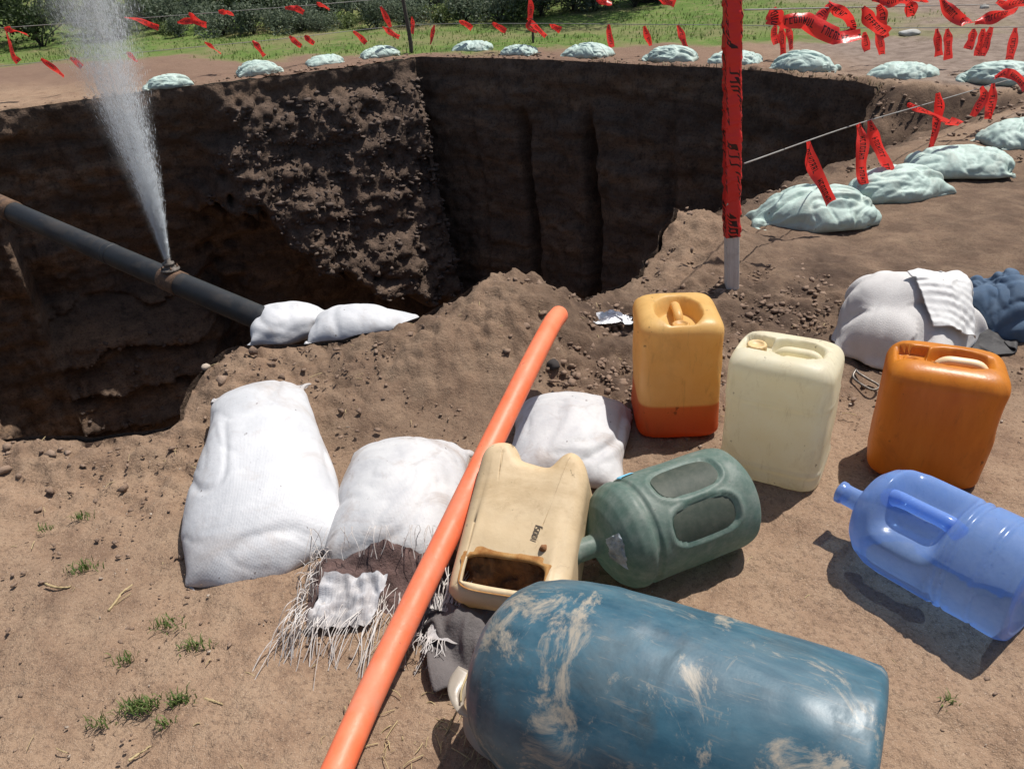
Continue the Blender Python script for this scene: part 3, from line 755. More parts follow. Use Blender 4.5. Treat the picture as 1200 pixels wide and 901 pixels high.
# ------------------------------------------------------------------ jerrycans
def ring(n, a, b, e):
    t = np.arange(n) * 2 * math.pi / n + math.pi / n
    c, s = np.cos(t), np.sin(t)
    return np.sign(c) * np.abs(c) ** (2 / e) * a, np.sign(s) * np.abs(s) ** (2 / e) * b
def can_body(Lx, Wy, H, e=6.0, rb=0.03, rt=0.045, ribs=(), basin=None, n=112, taper=0.0, seed=0, dent=0.003, foot=0.0):
    a, b = Lx / 2, Wy / 2
    prof = []                                             # (inset, z)
    for q_ in np.linspace(b * 0.97, rb, 9): prof.append((q_, 0.006 * (q_ / b)))
    for t in np.linspace(0, math.pi / 2, 8)[1:]: prof.append((rb - rb * math.sin(t), rb - rb * math.cos(t)))
    for z in np.arange(rb + 0.008, H - rt, 0.0075): prof.append((0, z))
    for t in np.linspace(0, math.pi / 2, 10): prof.append((rt - rt * math.cos(t), H - rt + rt * math.sin(t)))
    ntop = len(prof)
    for q_ in np.linspace(rt, b * 0.985, 30)[1:]: prof.append((q_, H))
    vs_ = []
    for k, (i_, z) in enumerate(prof):
        ee = e if i_ < 0.02 else max(3.0, e - 30 * (i_ - 0.02))
        rib = 0.0
        for zr, wr, hr in ribs: rib += hr * math.exp(-((z - zr) / wr) ** 2)
        tp = 1 - taper * z / H
        x, y = ring(n, max(a * tp - i_ + rib, 1e-3), max(b * tp - i_ + rib, 1e-3), ee)
        vs_.append(np.stack([x, y, np.full(n, z)], 1))
    v = np.concatenate(vs_)
    if basin is not None:
        w = sstep(H - rt * 1.15, H - rt * 0.2, v[:, 2])
        v[:, 2] -= w * basin(v[:, 0], v[:, 1])
    dn = fbm(v * 9 + seed * 3.3, 2, 0.5, seed)
    v += dent * np.stack([dn, np.roll(dn, 17), 0 * dn], 1)
    f = [rows_faces(len(prof), n, True)]
    j = np.arange(n // 2)
    m = (len(prof) - 1) * n
    # close the slit in the middle of the top and the bottom
    k_ = np.arange(n // 2 - 1)
    top = np.stack([m + k_, m + k_ + 1, m + n - 2 - k_, m + n - 1 - k_], 1)
    bot = np.stack([k_ + 1, k_, n - 1 - k_, n - 2 - k_], 1)
    f += [top, bot]
    return v, f
def lathe(prof, n=40):
    a = np.arange(n) * 2 * math.pi / n
    v = np.concatenate([np.stack([r * np.cos(a), r * np.sin(a), np.full(n, z)], 1) for r, z in prof])
    return v, [rows_faces(len(prof), n, True)]
def screw_cap(r=0.024, h=0.022, n=48):
    prof = [(0.0005, 0), (r, 0), (r, h * 0.85), (r * 0.92, h), (r * 0.7, h), (r * 0.66, h - 0.003), (0.0005, h - 0.003)]
    v, f = lathe(prof, n)
    a = np.arctan2(v[:, 1], v[:, 0]); rr_ = np.hypot(v[:, 0], v[:, 1])
    k = np.where(rr_ > r * 0.9, 1 + 0.03 * np.sign(np.sin(a * 12)), 1); v[:, 0] *= k; v[:, 1] *= k
    return v, f
def jerrycan(name, label, loc, yaw, Lx, Wy, H, body_mat, handle_mat, cap_mat, kind, ribs=(), lean=(0, 0), taper=0.0, e=6.0, seed=0, cap=True, rt=0.045):
    R = rz(yaw) @ Matrix.Rotation(math.radians(lean[0]), 3, 'X') @ Matrix.Rotation(math.radians(lean[1]), 3, 'Y')
    t = thing(name, label, 'jerrycan', loc, R, 'jerrycans by the pit')
    a, b = Lx / 2, Wy / 2
    capx = -a + 0.058
    if kind == 'end':                                     # basin runs out to the cap end
        def basin(x, y):
            u = np.sqrt(np.maximum(0, ((x + 0.025) / (a * 0.80)) ** 2 + (y / (b * 0.60)) ** 2))
            d = 0.052 * sstep(1.0, 0.72, u)
            d = np.maximum(d, 0.052 * sstep(1.0, 0.75, np.hypot((x - capx) / 0.048, y / 0.052)))
            return d
        hz = H - 0.012; capz = H - 0.050
    else:
        def basin(x, y):
            u = np.sqrt(((x - 0.022) / (a * 0.62)) ** 2 + (y / (b * 0.52)) ** 2)
            d = 0.042 * sstep(1.0, 0.70, u)
            d = np.maximum(d, 0.030 * sstep(1.0, 0.80, np.maximum(np.abs(x - capx) / 0.042, np.abs(y) / 0.046)))
            return d
        hz = H - 0.004; capz = H - 0.032
    v, f = can_body(Lx, Wy, H, e=e, ribs=ribs, basin=basin, taper=taper, seed=seed, rt=rt)
    me = mesh_np('can_body', v, f)
    obj('can_body', me, body_mat, t)
    # handle bar bridging the basin lengthwise
    x0, x1 = (-0.045, a * 0.60) if kind == 'end' else (-0.035, a * 0.55 + 0.02)
    s = np.linspace(0, 1, 30)
    path = np.stack([x0 + (x1 - x0) * s, 0 * s, hz - 0.008 - 0.045 * (np.abs(2 * s - 1) ** 5)], 1)
    v, f = tube_np(path, 0.0125, 14)
    v[:, 1] *= 1.15
    obj('handle', mesh_np('handle', v, f), handle_mat, t)
    v, f = lathe([(0.0005, -0.012), (0.0225, -0.012), (0.0225, 0.006), (0.017, 0.008), (0.0165, -0.006), (0.0005, -0.006)], 40)
    nk = obj('spout', mesh_np('spout', v, f), body_mat, t); nk.location = (capx, 0, capz)
    if cap:
        v, f = screw_cap(0.027, 0.022)
        cp = obj('cap', mesh_np('cap', v, f, smooth=False), cap_mat, t); cp.location = (capx, 0, capz + 0.004)
    return t
M['hd_yellow'] = mat_plastic('yellow_jerrycan', (0.86, 0.58, 0.22), (0.80, 0.50, 0.16), (0.20, 0.12, 0.05), 0.3, 0.42, 0.0, liquid=(0.125, (0.66, 0.19, 0.055), (0.60, 0.085, 0.02)), trans=0.42)
M['hd_cream'] = mat_plastic('cream_jerrycan', (0.88, 0.84, 0.67), (0.85, 0.78, 0.57), (0.36, 0.26, 0.14), 0.45, 0.40, 0.0, trans=0.45)
M['hd_orange'] = mat_plastic('orange_jerrycan', (0.74, 0.285, 0.030), (0.62, 0.205, 0.018), (0.16, 0.05, 0.015), 0.4, 0.36, 0.0, streak=(5, 5, 1.2), trans=0.35)
M['hd_tan'] = mat_plastic('tan_jerrycan', (0.78, 0.62, 0.40), (0.72, 0.55, 0.33), (0.34, 0.21, 0.09), 0.45, 0.5, 0.0, trans=0.25)
M['hd_highlit'] = mat_simple('highlit_handle', (0.80, 0.62, 0.40), 0.45, (0.7, 0.5, 0.26), 20, bump=0.1)  # highlight on the orange can's handle painted in as a paler colour
M['cap_yellow'] = mat_simple('yellow_cap', (0.56, 0.31, 0.09), 0.5, (0.40, 0.20, 0.05), 40, bump=0.1)
M['cap_cream'] = mat_simple('buff_cap', (0.66, 0.48, 0.24), 0.5, (0.55, 0.36, 0.16), 40, bump=0.1)
M['cap_orange'] = mat_simple('orange_cap', (0.42, 0.12, 0.015), 0.5, (0.30, 0.07, 0.01), 40, bump=0.1)
jerrycan('jerrycan', 'yellow jerrycan a third full of red liquid, nearest the tape-wrapped post', (0.527, 2.232, gz(0.527, 2.232)), 86, 0.275, 0.258, 0.405,
         M['hd_yellow'], M['hd_yellow'], M['cap_yellow'], 'end', ribs=((0.03, 0.01, 0.001),), seed=2, e=6, lean=(0, 1))
jerrycan('jerrycan', 'cream white jerrycan standing between the yellow and the orange jerrycan', (0.765, 1.925, gz(0.765, 1.925)), -31, 0.285, 0.225, 0.405,
         M['hd_cream'], M['hd_cream'], M['cap_cream'], 'mid', ribs=((0.066, 0.004, 0.0045), (0.052, 0.004, -0.003), (0.27, 0.003, -0.0022), (0.278, 0.003, 0.002)), seed=4, e=5.5)
jerrycan('jerrycan', 'orange jerrycan with highlit handle standing behind the blue water bottle', (1.185, 1.885, gz(1.185, 1.885)), -24, 0.295, 0.225, 0.365,
         M['hd_orange'], M['hd_highlit'], M['cap_orange'], 'mid', seed=6, e=4.6, taper=-0.04, cap=False, rt=0.055, lean=(0, 2))

# tan can lying on its back with a hole cut low in its upper face
def outline(n=160):
    w = 0.150
    pts = [(-0.115, 0.0), (-0.138, 0.008), (-w, 0.03), (-w, 0.15), (-w, 0.30), (-0.146, 0.345), (-0.128, 0.368), (-0.098, 0.376), (-0.070, 0.372), (-0.052, 0.354), (-0.040, 0.338),
           (0.0, 0.330), (0.040, 0.326), (0.056, 0.340), (0.072, 0.360), (0.095, 0.370), (0.122, 0.358), (0.143, 0.325), (w, 0.285), (w, 0.15), (w, 0.03), (0.138, 0.008), (0.115, 0.0), (0.0, -0.003)]
    p = np.array(pts + [pts[0]]) * np.array([0.93, 1.10]); q = spline(p, 600)
    s = np.concatenate([[0], np.cumsum(np.linalg.norm(np.diff(q, axis=0), axis=1))]); s /= s[-1]
    u = np.linspace(0, 1, n, endpoint=False)
    return np.stack([np.interp(u, s, q[:, 0]), np.interp(u, s, q[:, 1])], 1)
oc = np.array(gp(588, 706, 0.13)); tc = np.array(gp(630, 515, 0.325))
ux = tc - oc; ux /= np.linalg.norm(ux)
xx = np.cross(ux, [0, 0, 1.0]); xx /= np.linalg.norm(xx); nn = np.cross(xx, ux)      # nn: out of the upper face
Rt = Matrix(((xx[0], ux[0], nn[0]), (xx[1], ux[1], nn[1]), (xx[2], ux[2], nn[2])))   # local X width, Y length, Z out
TH_ = 0.205
tan = thing('cut_jerrycan', 'tan jerrycan lying tilted with a hole cut in it, rust-brown mud inside', 'jerrycan', oc - nn * TH_, Rt, 'jerrycans by the pit')
ol = outline(); n_ = len(ol); cen = np.array([0.0, 0.18])
hc = np.array([-0.012, 0.060])
th = np.arctan2(ol[:, 1] - hc[1], ol[:, 0] - hc[0])
hx = np.sign(np.cos(th)) * np.abs(np.cos(th)) ** (2 / 4.5) * 0.098; hy = np.sign(np.sin(th)) * np.abs(np.sin(th)) ** (2 / 4.5) * 0.043
hole = hc + np.stack([hx, hy], 1)
def inset(P, d):
    t = np.roll(P, -1, 0) - np.roll(P, 1, 0); t /= np.linalg.norm(t, axis=1)[:, None]
    nr = np.stack([-t[:, 1], t[:, 0]], 1)
    sgn = np.sign(((cen - P) * nr).sum(1).mean())
    return P + nr * sgn * d
rws = []
rr_ = 0.034
for t in np.linspace(0, math.pi / 2, 8): rws.append((inset(ol, rr_ * (1 - math.sin(t))), rr_ * (1 - math.cos(t))))
for z in np.linspace(rr_, TH_ - rr_, 12)[1:-1]: rws.append((ol, z))
for t in np.linspace(math.pi / 2, 0, 8): rws.append((inset(ol, rr_ * (1 - math.sin(t))), TH_ - rr_ * (1 - math.cos(t))))
lastp = rws[-1][0]
for t in np.linspace(0, 1, 26)[1:]: rws.append((lastp * (1 - t) + hole * t, TH_ + 0.004 * math.sin(math.pi * t)))
v = np.concatenate([np.concatenate([p, np.full((n_, 1), z)], 1) for p, z in rws])
v[:, 2] += 0.003 * fbm(v * 10, 2, 0.5, 5)
f = [rows_faces(len(rws), n_, True)]
v = np.concatenate([v, [[0, 0.17, 0]]]); j = np.arange(n_); f.append(np.stack([np.full(n_, len(v) - 1), (j + 1) % n_, j], 1))
o = obj('can_body', mesh_np('can_body', v, [x[:, ::-1] for x in f]), M['hd_tan'], tan)
md = o.modifiers.new('wall', 'SOLIDIFY'); md.thickness = 0.004; md.offset = 0
# stain round the cut edge and mud within
M['rust'] = mat_simple('rust_mud', (0.34, 0.145, 0.045), 0.85, (0.11, 0.05, 0.024), 22, bump=1.0, bscale=60)
U, V = np.meshgrid(np.linspace(-0.125, 0.125, 50), np.linspace(0.012, 0.15, 34), indexing='ij')
zm = 0.135 + 0.04 * sstep(0.03, 0.14, V) + 0.03 * fbm(v3(U.ravel() * 14, V.ravel() * 14), 4, 0.6, 8).reshape(U.shape)
obj('mud_inside', mesh_np('mud_inside', np.stack([U.ravel(), V.ravel(), zm.ravel()], 1), rows_faces(50, 34)), M['rust'], tan)
k = NT('stained_lip'); kc = k.coord()
ks = k.ramp(k.noise(kc, 30, 5, 0.7), [(0.35, (0.30, 0.115, 0.02)), (0.6, (0.47, 0.25, 0.075)), (0.75, (0.56, 0.38, 0.18))])
M['lip'] = k.done(k.bsdf(Base_Color=ks, Roughness=0.7))
lip = []
for t, z in ((0.0, 0.0032), (0.5, 0.0038), (1.0, 0.003), (1.02, -0.004)):
    ex = 1 + (1 - t) * (0.05 + (0.30 + 0.10 * np.sin(th * 5) + 0.08 * np.sin(th * 11 + 1)) * np.clip(np.sin(th), 0, 1) ** 1.5)
    lip.append(np.concatenate([hc + (hole - hc) * (ex * (1 if t <= 1 else 0.99))[:, None], np.full((n_, 1), TH_ + z)], 1))
obj('stained_lip', mesh_np('stained_lip', np.concatenate(lip), rows_faces(4, n_, True)[:, ::-1]), M['lip'], tan)
# stencilled figures running up the face
cu = bpy.data.curves.new('stencil', 'FONT'); cu.body = '1005J'; cu.size = 0.021; cu.space_character = 0.9; cu.extrude = 0.0004
to = bpy.data.objects.new('stencil_tmp', cu); C.objects.link(to)
dg = bpy.context.evaluated_depsgraph_get(); tm = bpy.data.meshes.new_from_object(to.evaluated_get(dg)); bpy.data.objects.remove(to)
M['ink'] = mat_simple('black_ink', (0.03, 0.024, 0.02), 0.6, (0.12, 0.085, 0.05), 90, bump=0)
st = obj('stencil_figures', tm, M['ink'], tan); st.location = (0.050, 0.150, TH_ + 0.0065); st.rotation_euler = (0, 0, math.radians(82))

# ------------------------------------------------------------------ big water bottles
def bottle_np(prof, recess, m=150, n=120, noise=0.0015, seed=1):
    prof = np.array(prof); s = np.concatenate([[0], np.cumsum(np.linalg.norm(np.diff(prof, axis=0), axis=1))]); s /= s[-1]
    q = np.linspace(0, 1, m)
    X = np.interp(q, s, prof[:, 0]); R = np.interp(q, s, prof[:, 1])
    a = np.arange(n) * 2 * math.pi / n
    XX, AA = np.meshgrid(X, a, indexing='ij'); RR = np.repeat(R[:, None], n, 1)
    RR = RR - recess(XX, AA) * (RR > 0.05)
    v = np.stack([XX.ravel(), (RR * np.sin(AA)).ravel(), (RR * np.cos(AA)).ravel()], 1)
    dn = fbm(v * 12 + seed, 2, 0.5, seed)
    v[:, 1] += noise * dn; v[:, 2] += noise * np.roll(dn, 31)
    return v, [rows_faces(m, n, True)]
def angd(a, c): return (a - c + math.pi) % (2 * math.pi) - math.pi
RB = 0.135
bprof = [(0.028, 0.002), (0.022, 0.06), (0.006, 0.095), (0.0, 0.110), (0.006, 0.128), (0.02, RB - 0.001), (0.035, RB), (0.07, RB), (0.074, RB - 0.004), (0.08, RB - 0.004), (0.084, RB), (0.135, RB), (0.139, RB - 0.005), (0.147, RB - 0.005), (0.151, RB),
         (0.157, RB), (0.161, RB - 0.005), (0.168, RB - 0.005), (0.172, RB), (0.30, RB), (0.335, 0.130), (0.365, 0.116), (0.388, 0.092), (0.402, 0.062), (0.408, 0.040), (0.414, 0.029), (0.430, 0.0265), (0.462, 0.0265), (0.464, 0.029), (0.474, 0.029), (0.476, 0.026), (0.476, 0.0225), (0.455, 0.0222)]
def blue_rec(X, A):
    u = np.maximum(np.abs((X - 0.245) / 0.068), np.abs(angd(A, 0.0)) / 0.80)
    d = 0.062 * sstep(1.05, 0.55, (np.abs((X - 0.252) / 0.088) ** 5 + (np.abs(angd(A, 0.0)) / 1.02) ** 5) ** 0.2)
    return d
M['b_blue'] = mat_bottle('blue_bottle', (0.55, 0.75, 1.0), (0.27, 0.45, 0.86), 0.60, (0.42, 0.44, 0.52), 0.3, 0.2)
M['b_green'] = mat_bottle('green_bottle', (0.5, 0.75, 0.68), (0.145, 0.240, 0.205), 0.24, (0.33, 0.37, 0.325), 0.95, 0.5)
M['b_green_panel'] = mat_bottle('green_bottle_panel', (0.4, 0.6, 0.5), (0.070, 0.092, 0.072), 0.10, (0.15, 0.16, 0.125), 0.9, 0.6)
def bottle(name, label, neck, basep, roll, prof, rec, mat, handle, zr=RB):
    d = Vector((neck[0] - basep[0], neck[1] - basep[1], 0)); R = frame(d, roll=roll)
    g = gz((neck[0] + basep[0]) / 2, (neck[1] + basep[1]) / 2)
    t = thing(name, label, 'water bottle', (basep[0], basep[1], g + zr - 0.004), R, 'large water bottles')
    v, f = bottle_np(prof, rec)
    obj('bottle_body', mesh_np('bottle_body', v, f), mat, t)
    return t
bn = np.array(gp(984, 574, 0.135)); bb = np.array(gp(1207, 688, 0.135))
dirb = (bn - bb)[:2]; dirb /= np.linalg.norm(dirb); b0 = bn[:2] - dirb * 0.476
blue = bottle('water_bottle', 'clear blue water bottle with moulded grip lying in front of the orange jerrycan', bn, b0, math.radians(-22), bprof, blue_rec, M['b_blue'], None)
s = np.linspace(0, 1, 24)
path = np.stack([0.165 + 0.172 * s, 0 * s, 0.101 - 0.02 * np.abs(2 * s - 1) ** 6], 1)
v, f = tube_np(path, 0.018 + 0.004 * np.abs(2 * s - 1) ** 3, 20)
obj('grip', mesh_np('grip', v, f), M['b_blue'], blue)
gprof = [(x_ * 1.11, y_) for x_, y_ in [(0.024, 0.002), (0.018, 0.07), (0.0, 0.098), (0.004, 0.118), (0.016, 0.131), (0.034, RB), (0.06, RB), (0.255, RB), (0.268, RB - 0.001), (0.272, RB - 0.007), (0.282, RB - 0.007), (0.288, RB - 0.002), (0.296, RB - 0.001), (0.315, 0.129), (0.335, 0.112), (0.352, 0.085), (0.362, 0.055), (0.368, 0.036), (0.376, 0.028), (0.42, 0.027), (0.424, 0.03), (0.436, 0.03), (0.438, 0.024), (0.42, 0.022)]]
PH = (0.16, 1.04)
def green_rec(X, A):
    d = 0
    for c, dp in ((PH[0], 0.006), (PH[1], 0.009)):
        u = (np.abs((X - 0.172) / 0.096) ** 3 + np.abs(angd(A, c) / 0.38) ** 3) ** (1 / 3)
        d = d + dp * sstep(1.0, 0.93, u) - 0.004 * np.exp(-((u - 1.06) / 0.07) ** 2)
    return d
gn = np.array(gp(650, 655, 0.135)); gb = np.array(gp(858, 577, 0.135))
dg_ = (gn - gb)[:2]; dg_ /= np.linalg.norm(dg_)
green = bottle('water_bottle', 'dusty green water bottle with sunken side panels lying before the cream jerrycan', gb[:2] + dg_, gb[:2], 0.0, gprof, green_rec, M['b_green'], None)
green.matrix_world = Matrix.Translation(green.matrix_world.translation) @ frame(Vector((dg_[0], dg_[1], 0)), roll=math.radians(0)).to_4x4()
for c, dp in ((PH[0], 0.006), (PH[1], 0.009)):          # the dull floors of the sunken panels
    q_ = np.linspace(0, 1, 8); aa = np.linspace(0, 2 * math.pi, 48, endpoint=False)
    QQ, AA = np.meshgrid(q_, aa, indexing='ij')
    e_ = 2 / 3
    px_ = 0.172 + 0.087 * QQ * np.sign(np.cos(AA)) * np.abs(np.cos(AA)) ** e_; pa = c + 0.345 * QQ * np.sign(np.sin(AA)) * np.abs(np.sin(AA)) ** e_
    rr2 = RB - dp + 0.0030 - 0.0008 * QQ
    obj('sunken_panel', mesh_np('sunken_panel', np.stack([px_.ravel(), (rr2 * np.sin(pa)).ravel(), (rr2 * np.cos(pa)).ravel()], 1), rows_faces(8, 48, True)), M['b_green_panel'], green)
# scrap of blue tape on the shoulder and a torn label near the neck
M['bluetape'] = mat_simple('blue_tape', (0.14, 0.50, 0.72), 0.4, (0.25, 0.6, 0.78), 30, bump=0.2)
M['foil'] = mat_simple('torn_label', (0.50, 0.55, 0.56), 0.4, (0.16, 0.20, 0.21), 26, bump=0.9, bscale=70)
def patch(name, x0, x1, a0, a1, r, mat, par, prof, nx__=14, na=12, cr=0.0):
    X = np.linspace(x0, x1, nx__); Aa = np.linspace(a0, a1, na); XX, AA = np.meshgrid(X, Aa, indexing='ij')
    pr = np.array(prof); o_ = np.argsort(pr[6:19, 0]); R = np.interp(XX, pr[6:19, 0][o_], pr[6:19, 1][o_]) + r
    if cr: R = R + cr * np.abs(fbm(v3(XX.ravel() * 60, AA.ravel() * 8), 3, 0.6, 3)).reshape(XX.shape)
    return obj(name, mesh_np(name, np.stack([XX.ravel(), (R * np.sin(AA)).ravel(), (R * np.cos(AA)).ravel()], 1), rows_faces(nx__, na)), mat, par)
patch('tape_scrap', 0.262, 0.300, -0.70, -0.50, 0.003, M['bluetape'], green, gprof)
patch('torn_label', 0.385, 0.405, 0.7, 1.6, 0.004, M['foil'], green, gprof, 16, 20, 0.010)

# ------------------------------------------------------------------ big blue drum in front
RD = 0.205
dprof = [(0.012, 0.002), (0.010, 0.12), (0.0, 0.165), (0.001, 0.183), (0.006, 0.194), (0.016, 0.200), (0.05, 0.203), (0.12, RD), (0.40, RD), (0.48, 0.202), (0.54, 0.196), (0.59, 0.186), (0.635, 0.168), (0.668, 0.142), (0.69, 0.108), (0.70, 0.07), (0.702, 0.04), (0.702, 0.002)]
def drum_rec(X, A):
    d = 0.004 * np.exp(-((X - 0.50) / 0.10) ** 2 - (angd(A, 0.75) / 0.35) ** 2) + 0.003 * np.exp(-((X - 0.25) / 0.12) ** 2 - (angd(A, 0.1) / 0.5) ** 2)
    d = d + 0.008 * np.exp(-((X - 0.47) / 0.035) ** 2 - (angd(A, 0.95) / 0.16) ** 2)
    return d + 0.0015 * fbm(v3(X.ravel() * 6, A.ravel() * 1.5), 3, 0.5, 12).reshape(X.shape)
DA = np.array(gp(1018, 925, 0.205)); DB = np.array(gp(607, 778, 0.205))
dd_ = Vector((DB[0] - DA[0], DB[1] - DA[1], 0)).normalized()
M['drum'] = mat_plastic('blue_drum', (0.016, 0.062, 0.098), (0.045, 0.120, 0.165), (0.024, 0.036, 0.044), 0.7, 0.42, 0.0, streak=(2.5, 6, 6), speck=False, bump=0.05, dust=((0.36, 0.31, 0.24), 0.85), dscale=5.0)
drum = thing('plastic_drum', 'big scuffed teal blue plastic drum lying in the front of the picture', 'drum', (DA[0], DA[1], RD - 0.008), frame(dd_))
v, f = bottle_np(dprof, drum_rec, 150, 140, 0.002, 6)
obj('drum_body', mesh_np('drum_body', v, f), M['drum'], drum)
v, f = lathe([(0.0005, 0), (0.05, 0), (0.05, 0.03), (0.046, 0.034), (0.0005, 0.034)], 40)
o = obj('bung_cap', mesh_np('bung_cap', v, f), M['ink'], drum); o.location = (0.69, 0.0, -0.09); o.rotation_euler = (0, math.pi / 2, 0)

# twisted strip of clear plastic tied on with straw by the drum
M['clearplastic'] = mat_bottle('milky_plastic', (0.9, 0.88, 0.84), (0.62, 0.56, 0.48), 0.30, (0.35, 0.27, 0.18), 0.4, 0.3)
cs = thing('plastic_strip', 'milky twisted strip of plastic with a straw tie beside the blue drum', 'plastic strip', gp(566, 845, 0.0))
pts = np.array([gp(548, 785, 0.12), gp(536, 812, 0.105), gp(541, 838, 0.09), gp(560, 860, 0.07), gp(580, 878, 0.05), gp(598, 896, 0.03)]) - np.array(gp(566, 845, 0.0))
pa_ = spline(pts, 40); s = np.linspace(0, 1, 40)
wid = 0.017 + 0.020 * np.sin(math.pi * np.clip((s - 0.35) / 0.65, 0, 1)) ** 0.8 + 0.008 * np.exp(-((s - 0.1) / 0.12) ** 2)
tw = 0.3 + 1.5 * sstep(0.1, 0.6, s)
tg = np.gradient(pa_, axis=0); tg /= np.linalg.norm(tg, axis=1)[:, None]
sd = np.cross(tg, [0, 0, 1.0]); sd /= np.linalg.norm(sd, axis=1)[:, None]; upv = np.cross(sd, tg)
cols = []
for c_ in np.linspace(-1, 1, 9):
    dirv = sd * np.cos(tw)[:, None] + upv * np.sin(tw)[:, None]; nv_ = -sd * np.sin(tw)[:, None] + upv * np.cos(tw)[:, None]
    cols.append(pa_ + dirv * (c_ * wid)[:, None] + nv_ * ((1 - c_ * c_) * 0.014 * np.sin(math.pi * s))[:, None])
v = np.stack(cols, 1).reshape(-1, 3)
o = obj('strip_film', mesh_np('strip_film', v, rows_faces(40, 9)), M['clearplastic'], cs)
m_ = o.modifiers.new('thick', 'SOLIDIFY'); m_.thickness = 0.002
M['straw'] = mat_simple('straw', (0.46, 0.36, 0.19), 0.7, (0.30, 0.22, 0.11), 30, bump=0.2)
base_ = np.array(gp(566, 845, 0.0))
pts = np.array([gp(540, 822, 0.115), gp(541, 808, 0.12), gp(549, 788, 0.12), gp(557, 772, 0.10)]) - base_
v, f = tube_np(spline(pts, 16), 0.0022, 7); obj('straw_tie', mesh_np('straw_tie', v, f), M['straw'], cs)

# ------------------------------------------------------------------ orange hose
hp = [gp(385, 925, 0.045), gp(430, 822, 0.06), gp(478, 722, 0.10), gp(522, 632, 0.155), gp(560, 553, 0.215), gp(592, 488, 0.262), gp(618, 435, 0.300), gp(637, 398, 0.318), gp(648, 378, 0.318), gp(655, 369, 0.308)]
pa_ = spline(np.array(hp), 90)
M['hose'] = mat_plastic('orange_hose', (0.80, 0.135, 0.045), (0.82, 0.215, 0.105), (0.44, 0.24, 0.16), 0.5, 0.5, 0.0, streak=(2, 2, 2), speck=True, bump=0.08, dscale=6)
hose = thing('orange_hose', 'thick orange hose running from the bottom edge up over the torn sack to the pit', 'hose', gp(385, 925, 0.0))
pl = pa_ - np.array(gp(385, 925, 0.0))
v, f = tube_np(pl, 0.0315, 32, caps=False)
o = obj('hose_wall', mesh_np('hose_wall', v, f), M['hose'], hose)
m_ = o.modifiers.new('thick', 'SOLIDIFY'); m_.thickness = 0.004; m_.offset = -1

# ------------------------------------------------------------------ sandbags
SIMS = dict(neckA=drape(folds(finer(pillow(0.76, 0.44, 44, 32, 0.72, 21, neck=(-0.72, 0.10, 0.46), pleat=0.012, noise=0.02, steps=50)), 0.019, 10, 1, (0.55, 1, 1)), 0.004, 8, 61, 1.3), neckB=drape(folds(finer(pillow(0.76, 0.46, 44, 34, 0.74, 22, neck=(-0.72, 0.12, 0.46), pleat=0.014, noise=0.022, steps=50)), 0.024, 10, 2, (0.45, 1, 1)), 0.005, 8, 62, 1.4),
            plain=drape(folds(finer(pillow(0.66, 0.48, 38, 28, 0.60, 23, noise=0.02, steps=50)), 0.013, 9, 3), 0.004, 7, 63, 0.4), plainB=drape(folds(finer(pillow(0.68, 0.46, 38, 28, 0.68, 24, noise=0.02, steps=50)), 0.016, 10, 4), 0.004, 8, 64, 1.0), flat=drape(folds(finer(pillow(0.66, 0.46, 38, 28, 0.60, 25, noise=0.03, steps=50)), 0.020, 10, 5), 0.005, 9, 65, 0.7))
BAG_ME = {}
for k_, (p_, f_, uv_) in SIMS.items():
    BAG_ME[k_] = mesh_np('sandbag_' + k_, p_, f_, uvs=uv_); BAG_ME[k_].materials.append(M['sandbag'])
def sandbag(kind, px, py, yaw, label, scale=1.0, flip=False, tall=1.22, group='green sandbags along the pit edge'):
    g = gp(px, py, 0.0)
    o = bpy.data.objects.new('sandbag', BAG_ME[kind]); C.objects.link(o)
    o.location = (g[0], g[1], gz(g[0], g[1]) - 0.008); o.rotation_euler = (0, 0, math.radians(yaw + (180 if flip else 0)))
    o.scale = (scale, scale, scale * tall); subsurf(o, 1)
    return tag(o, label, 'sandbag', group)
sandbag('neckB', 948, 258, 2, 'pale green sandbag with gathered neck beside the tape-wrapped post', 0.95)
sandbag('neckA', 1043, 228, 14, 'pale green sandbag, second from the post in the near row on the right', 0.90)
sandbag('plain', 1122, 198, -14, 'square pale green sandbag with pointed corners, third from the post in the near row', 0.98)
sandbag('plainB', 1205, 166, 5, 'pale green sandbag cut off by the right edge, last of the near row', 0.95)
far_bags = [('neckA', 197, 102, 24, 'sandbag behind the water jet, leftmost along the far rim', 0.84, False),
            ('neckB', 305, 86, 24, 'far-rim sandbag, second from the left, its tied neck pointing right', 0.86, True),
            ('plain', 381, 75, 28, 'far-rim sandbag, third from the left', 0.86, False),
            ('plainB', 445, 66, 25, 'far-rim sandbag just left of the thin dark stake', 0.88, True),
            ('plain', 554, 59, -10, 'far-rim sandbag, first to the right of the thin dark stake', 0.92, False),
            ('flat', 609, 63, -30, 'flat crumpled far-rim sandbag, second to the right of the thin dark stake', 0.80, False),
            ('plainB', 689, 66, -32, 'plump far-rim sandbag standing alone midway along the far edge', 1.0, True),
            ('neckA', 785, 71, -34, 'far-rim sandbag left of the tape-wrapped post, neck pointing left', 0.94, False),
            ('flat', 862, 74, -36, 'far-rim sandbag partly hidden behind the tape-wrapped post', 0.95, False),
            ('neckB', 943, 82, -36, 'far-rim sandbag right of the tape-wrapped post with a flared neck', 0.98, True),
            ('plain', 1058, 90, -38, 'oblong far-rim sandbag below the pale stone, second right of the post', 0.98, False),
            ('neckA', 1172, 96, -36, 'far-rim sandbag at the right edge of the picture', 1.0, False)]
for k_, px, py, yaw, lab, sc, fl in far_bags: sandbag(k_, px, py, yaw, lab, sc * 0.98, fl, 1.2)
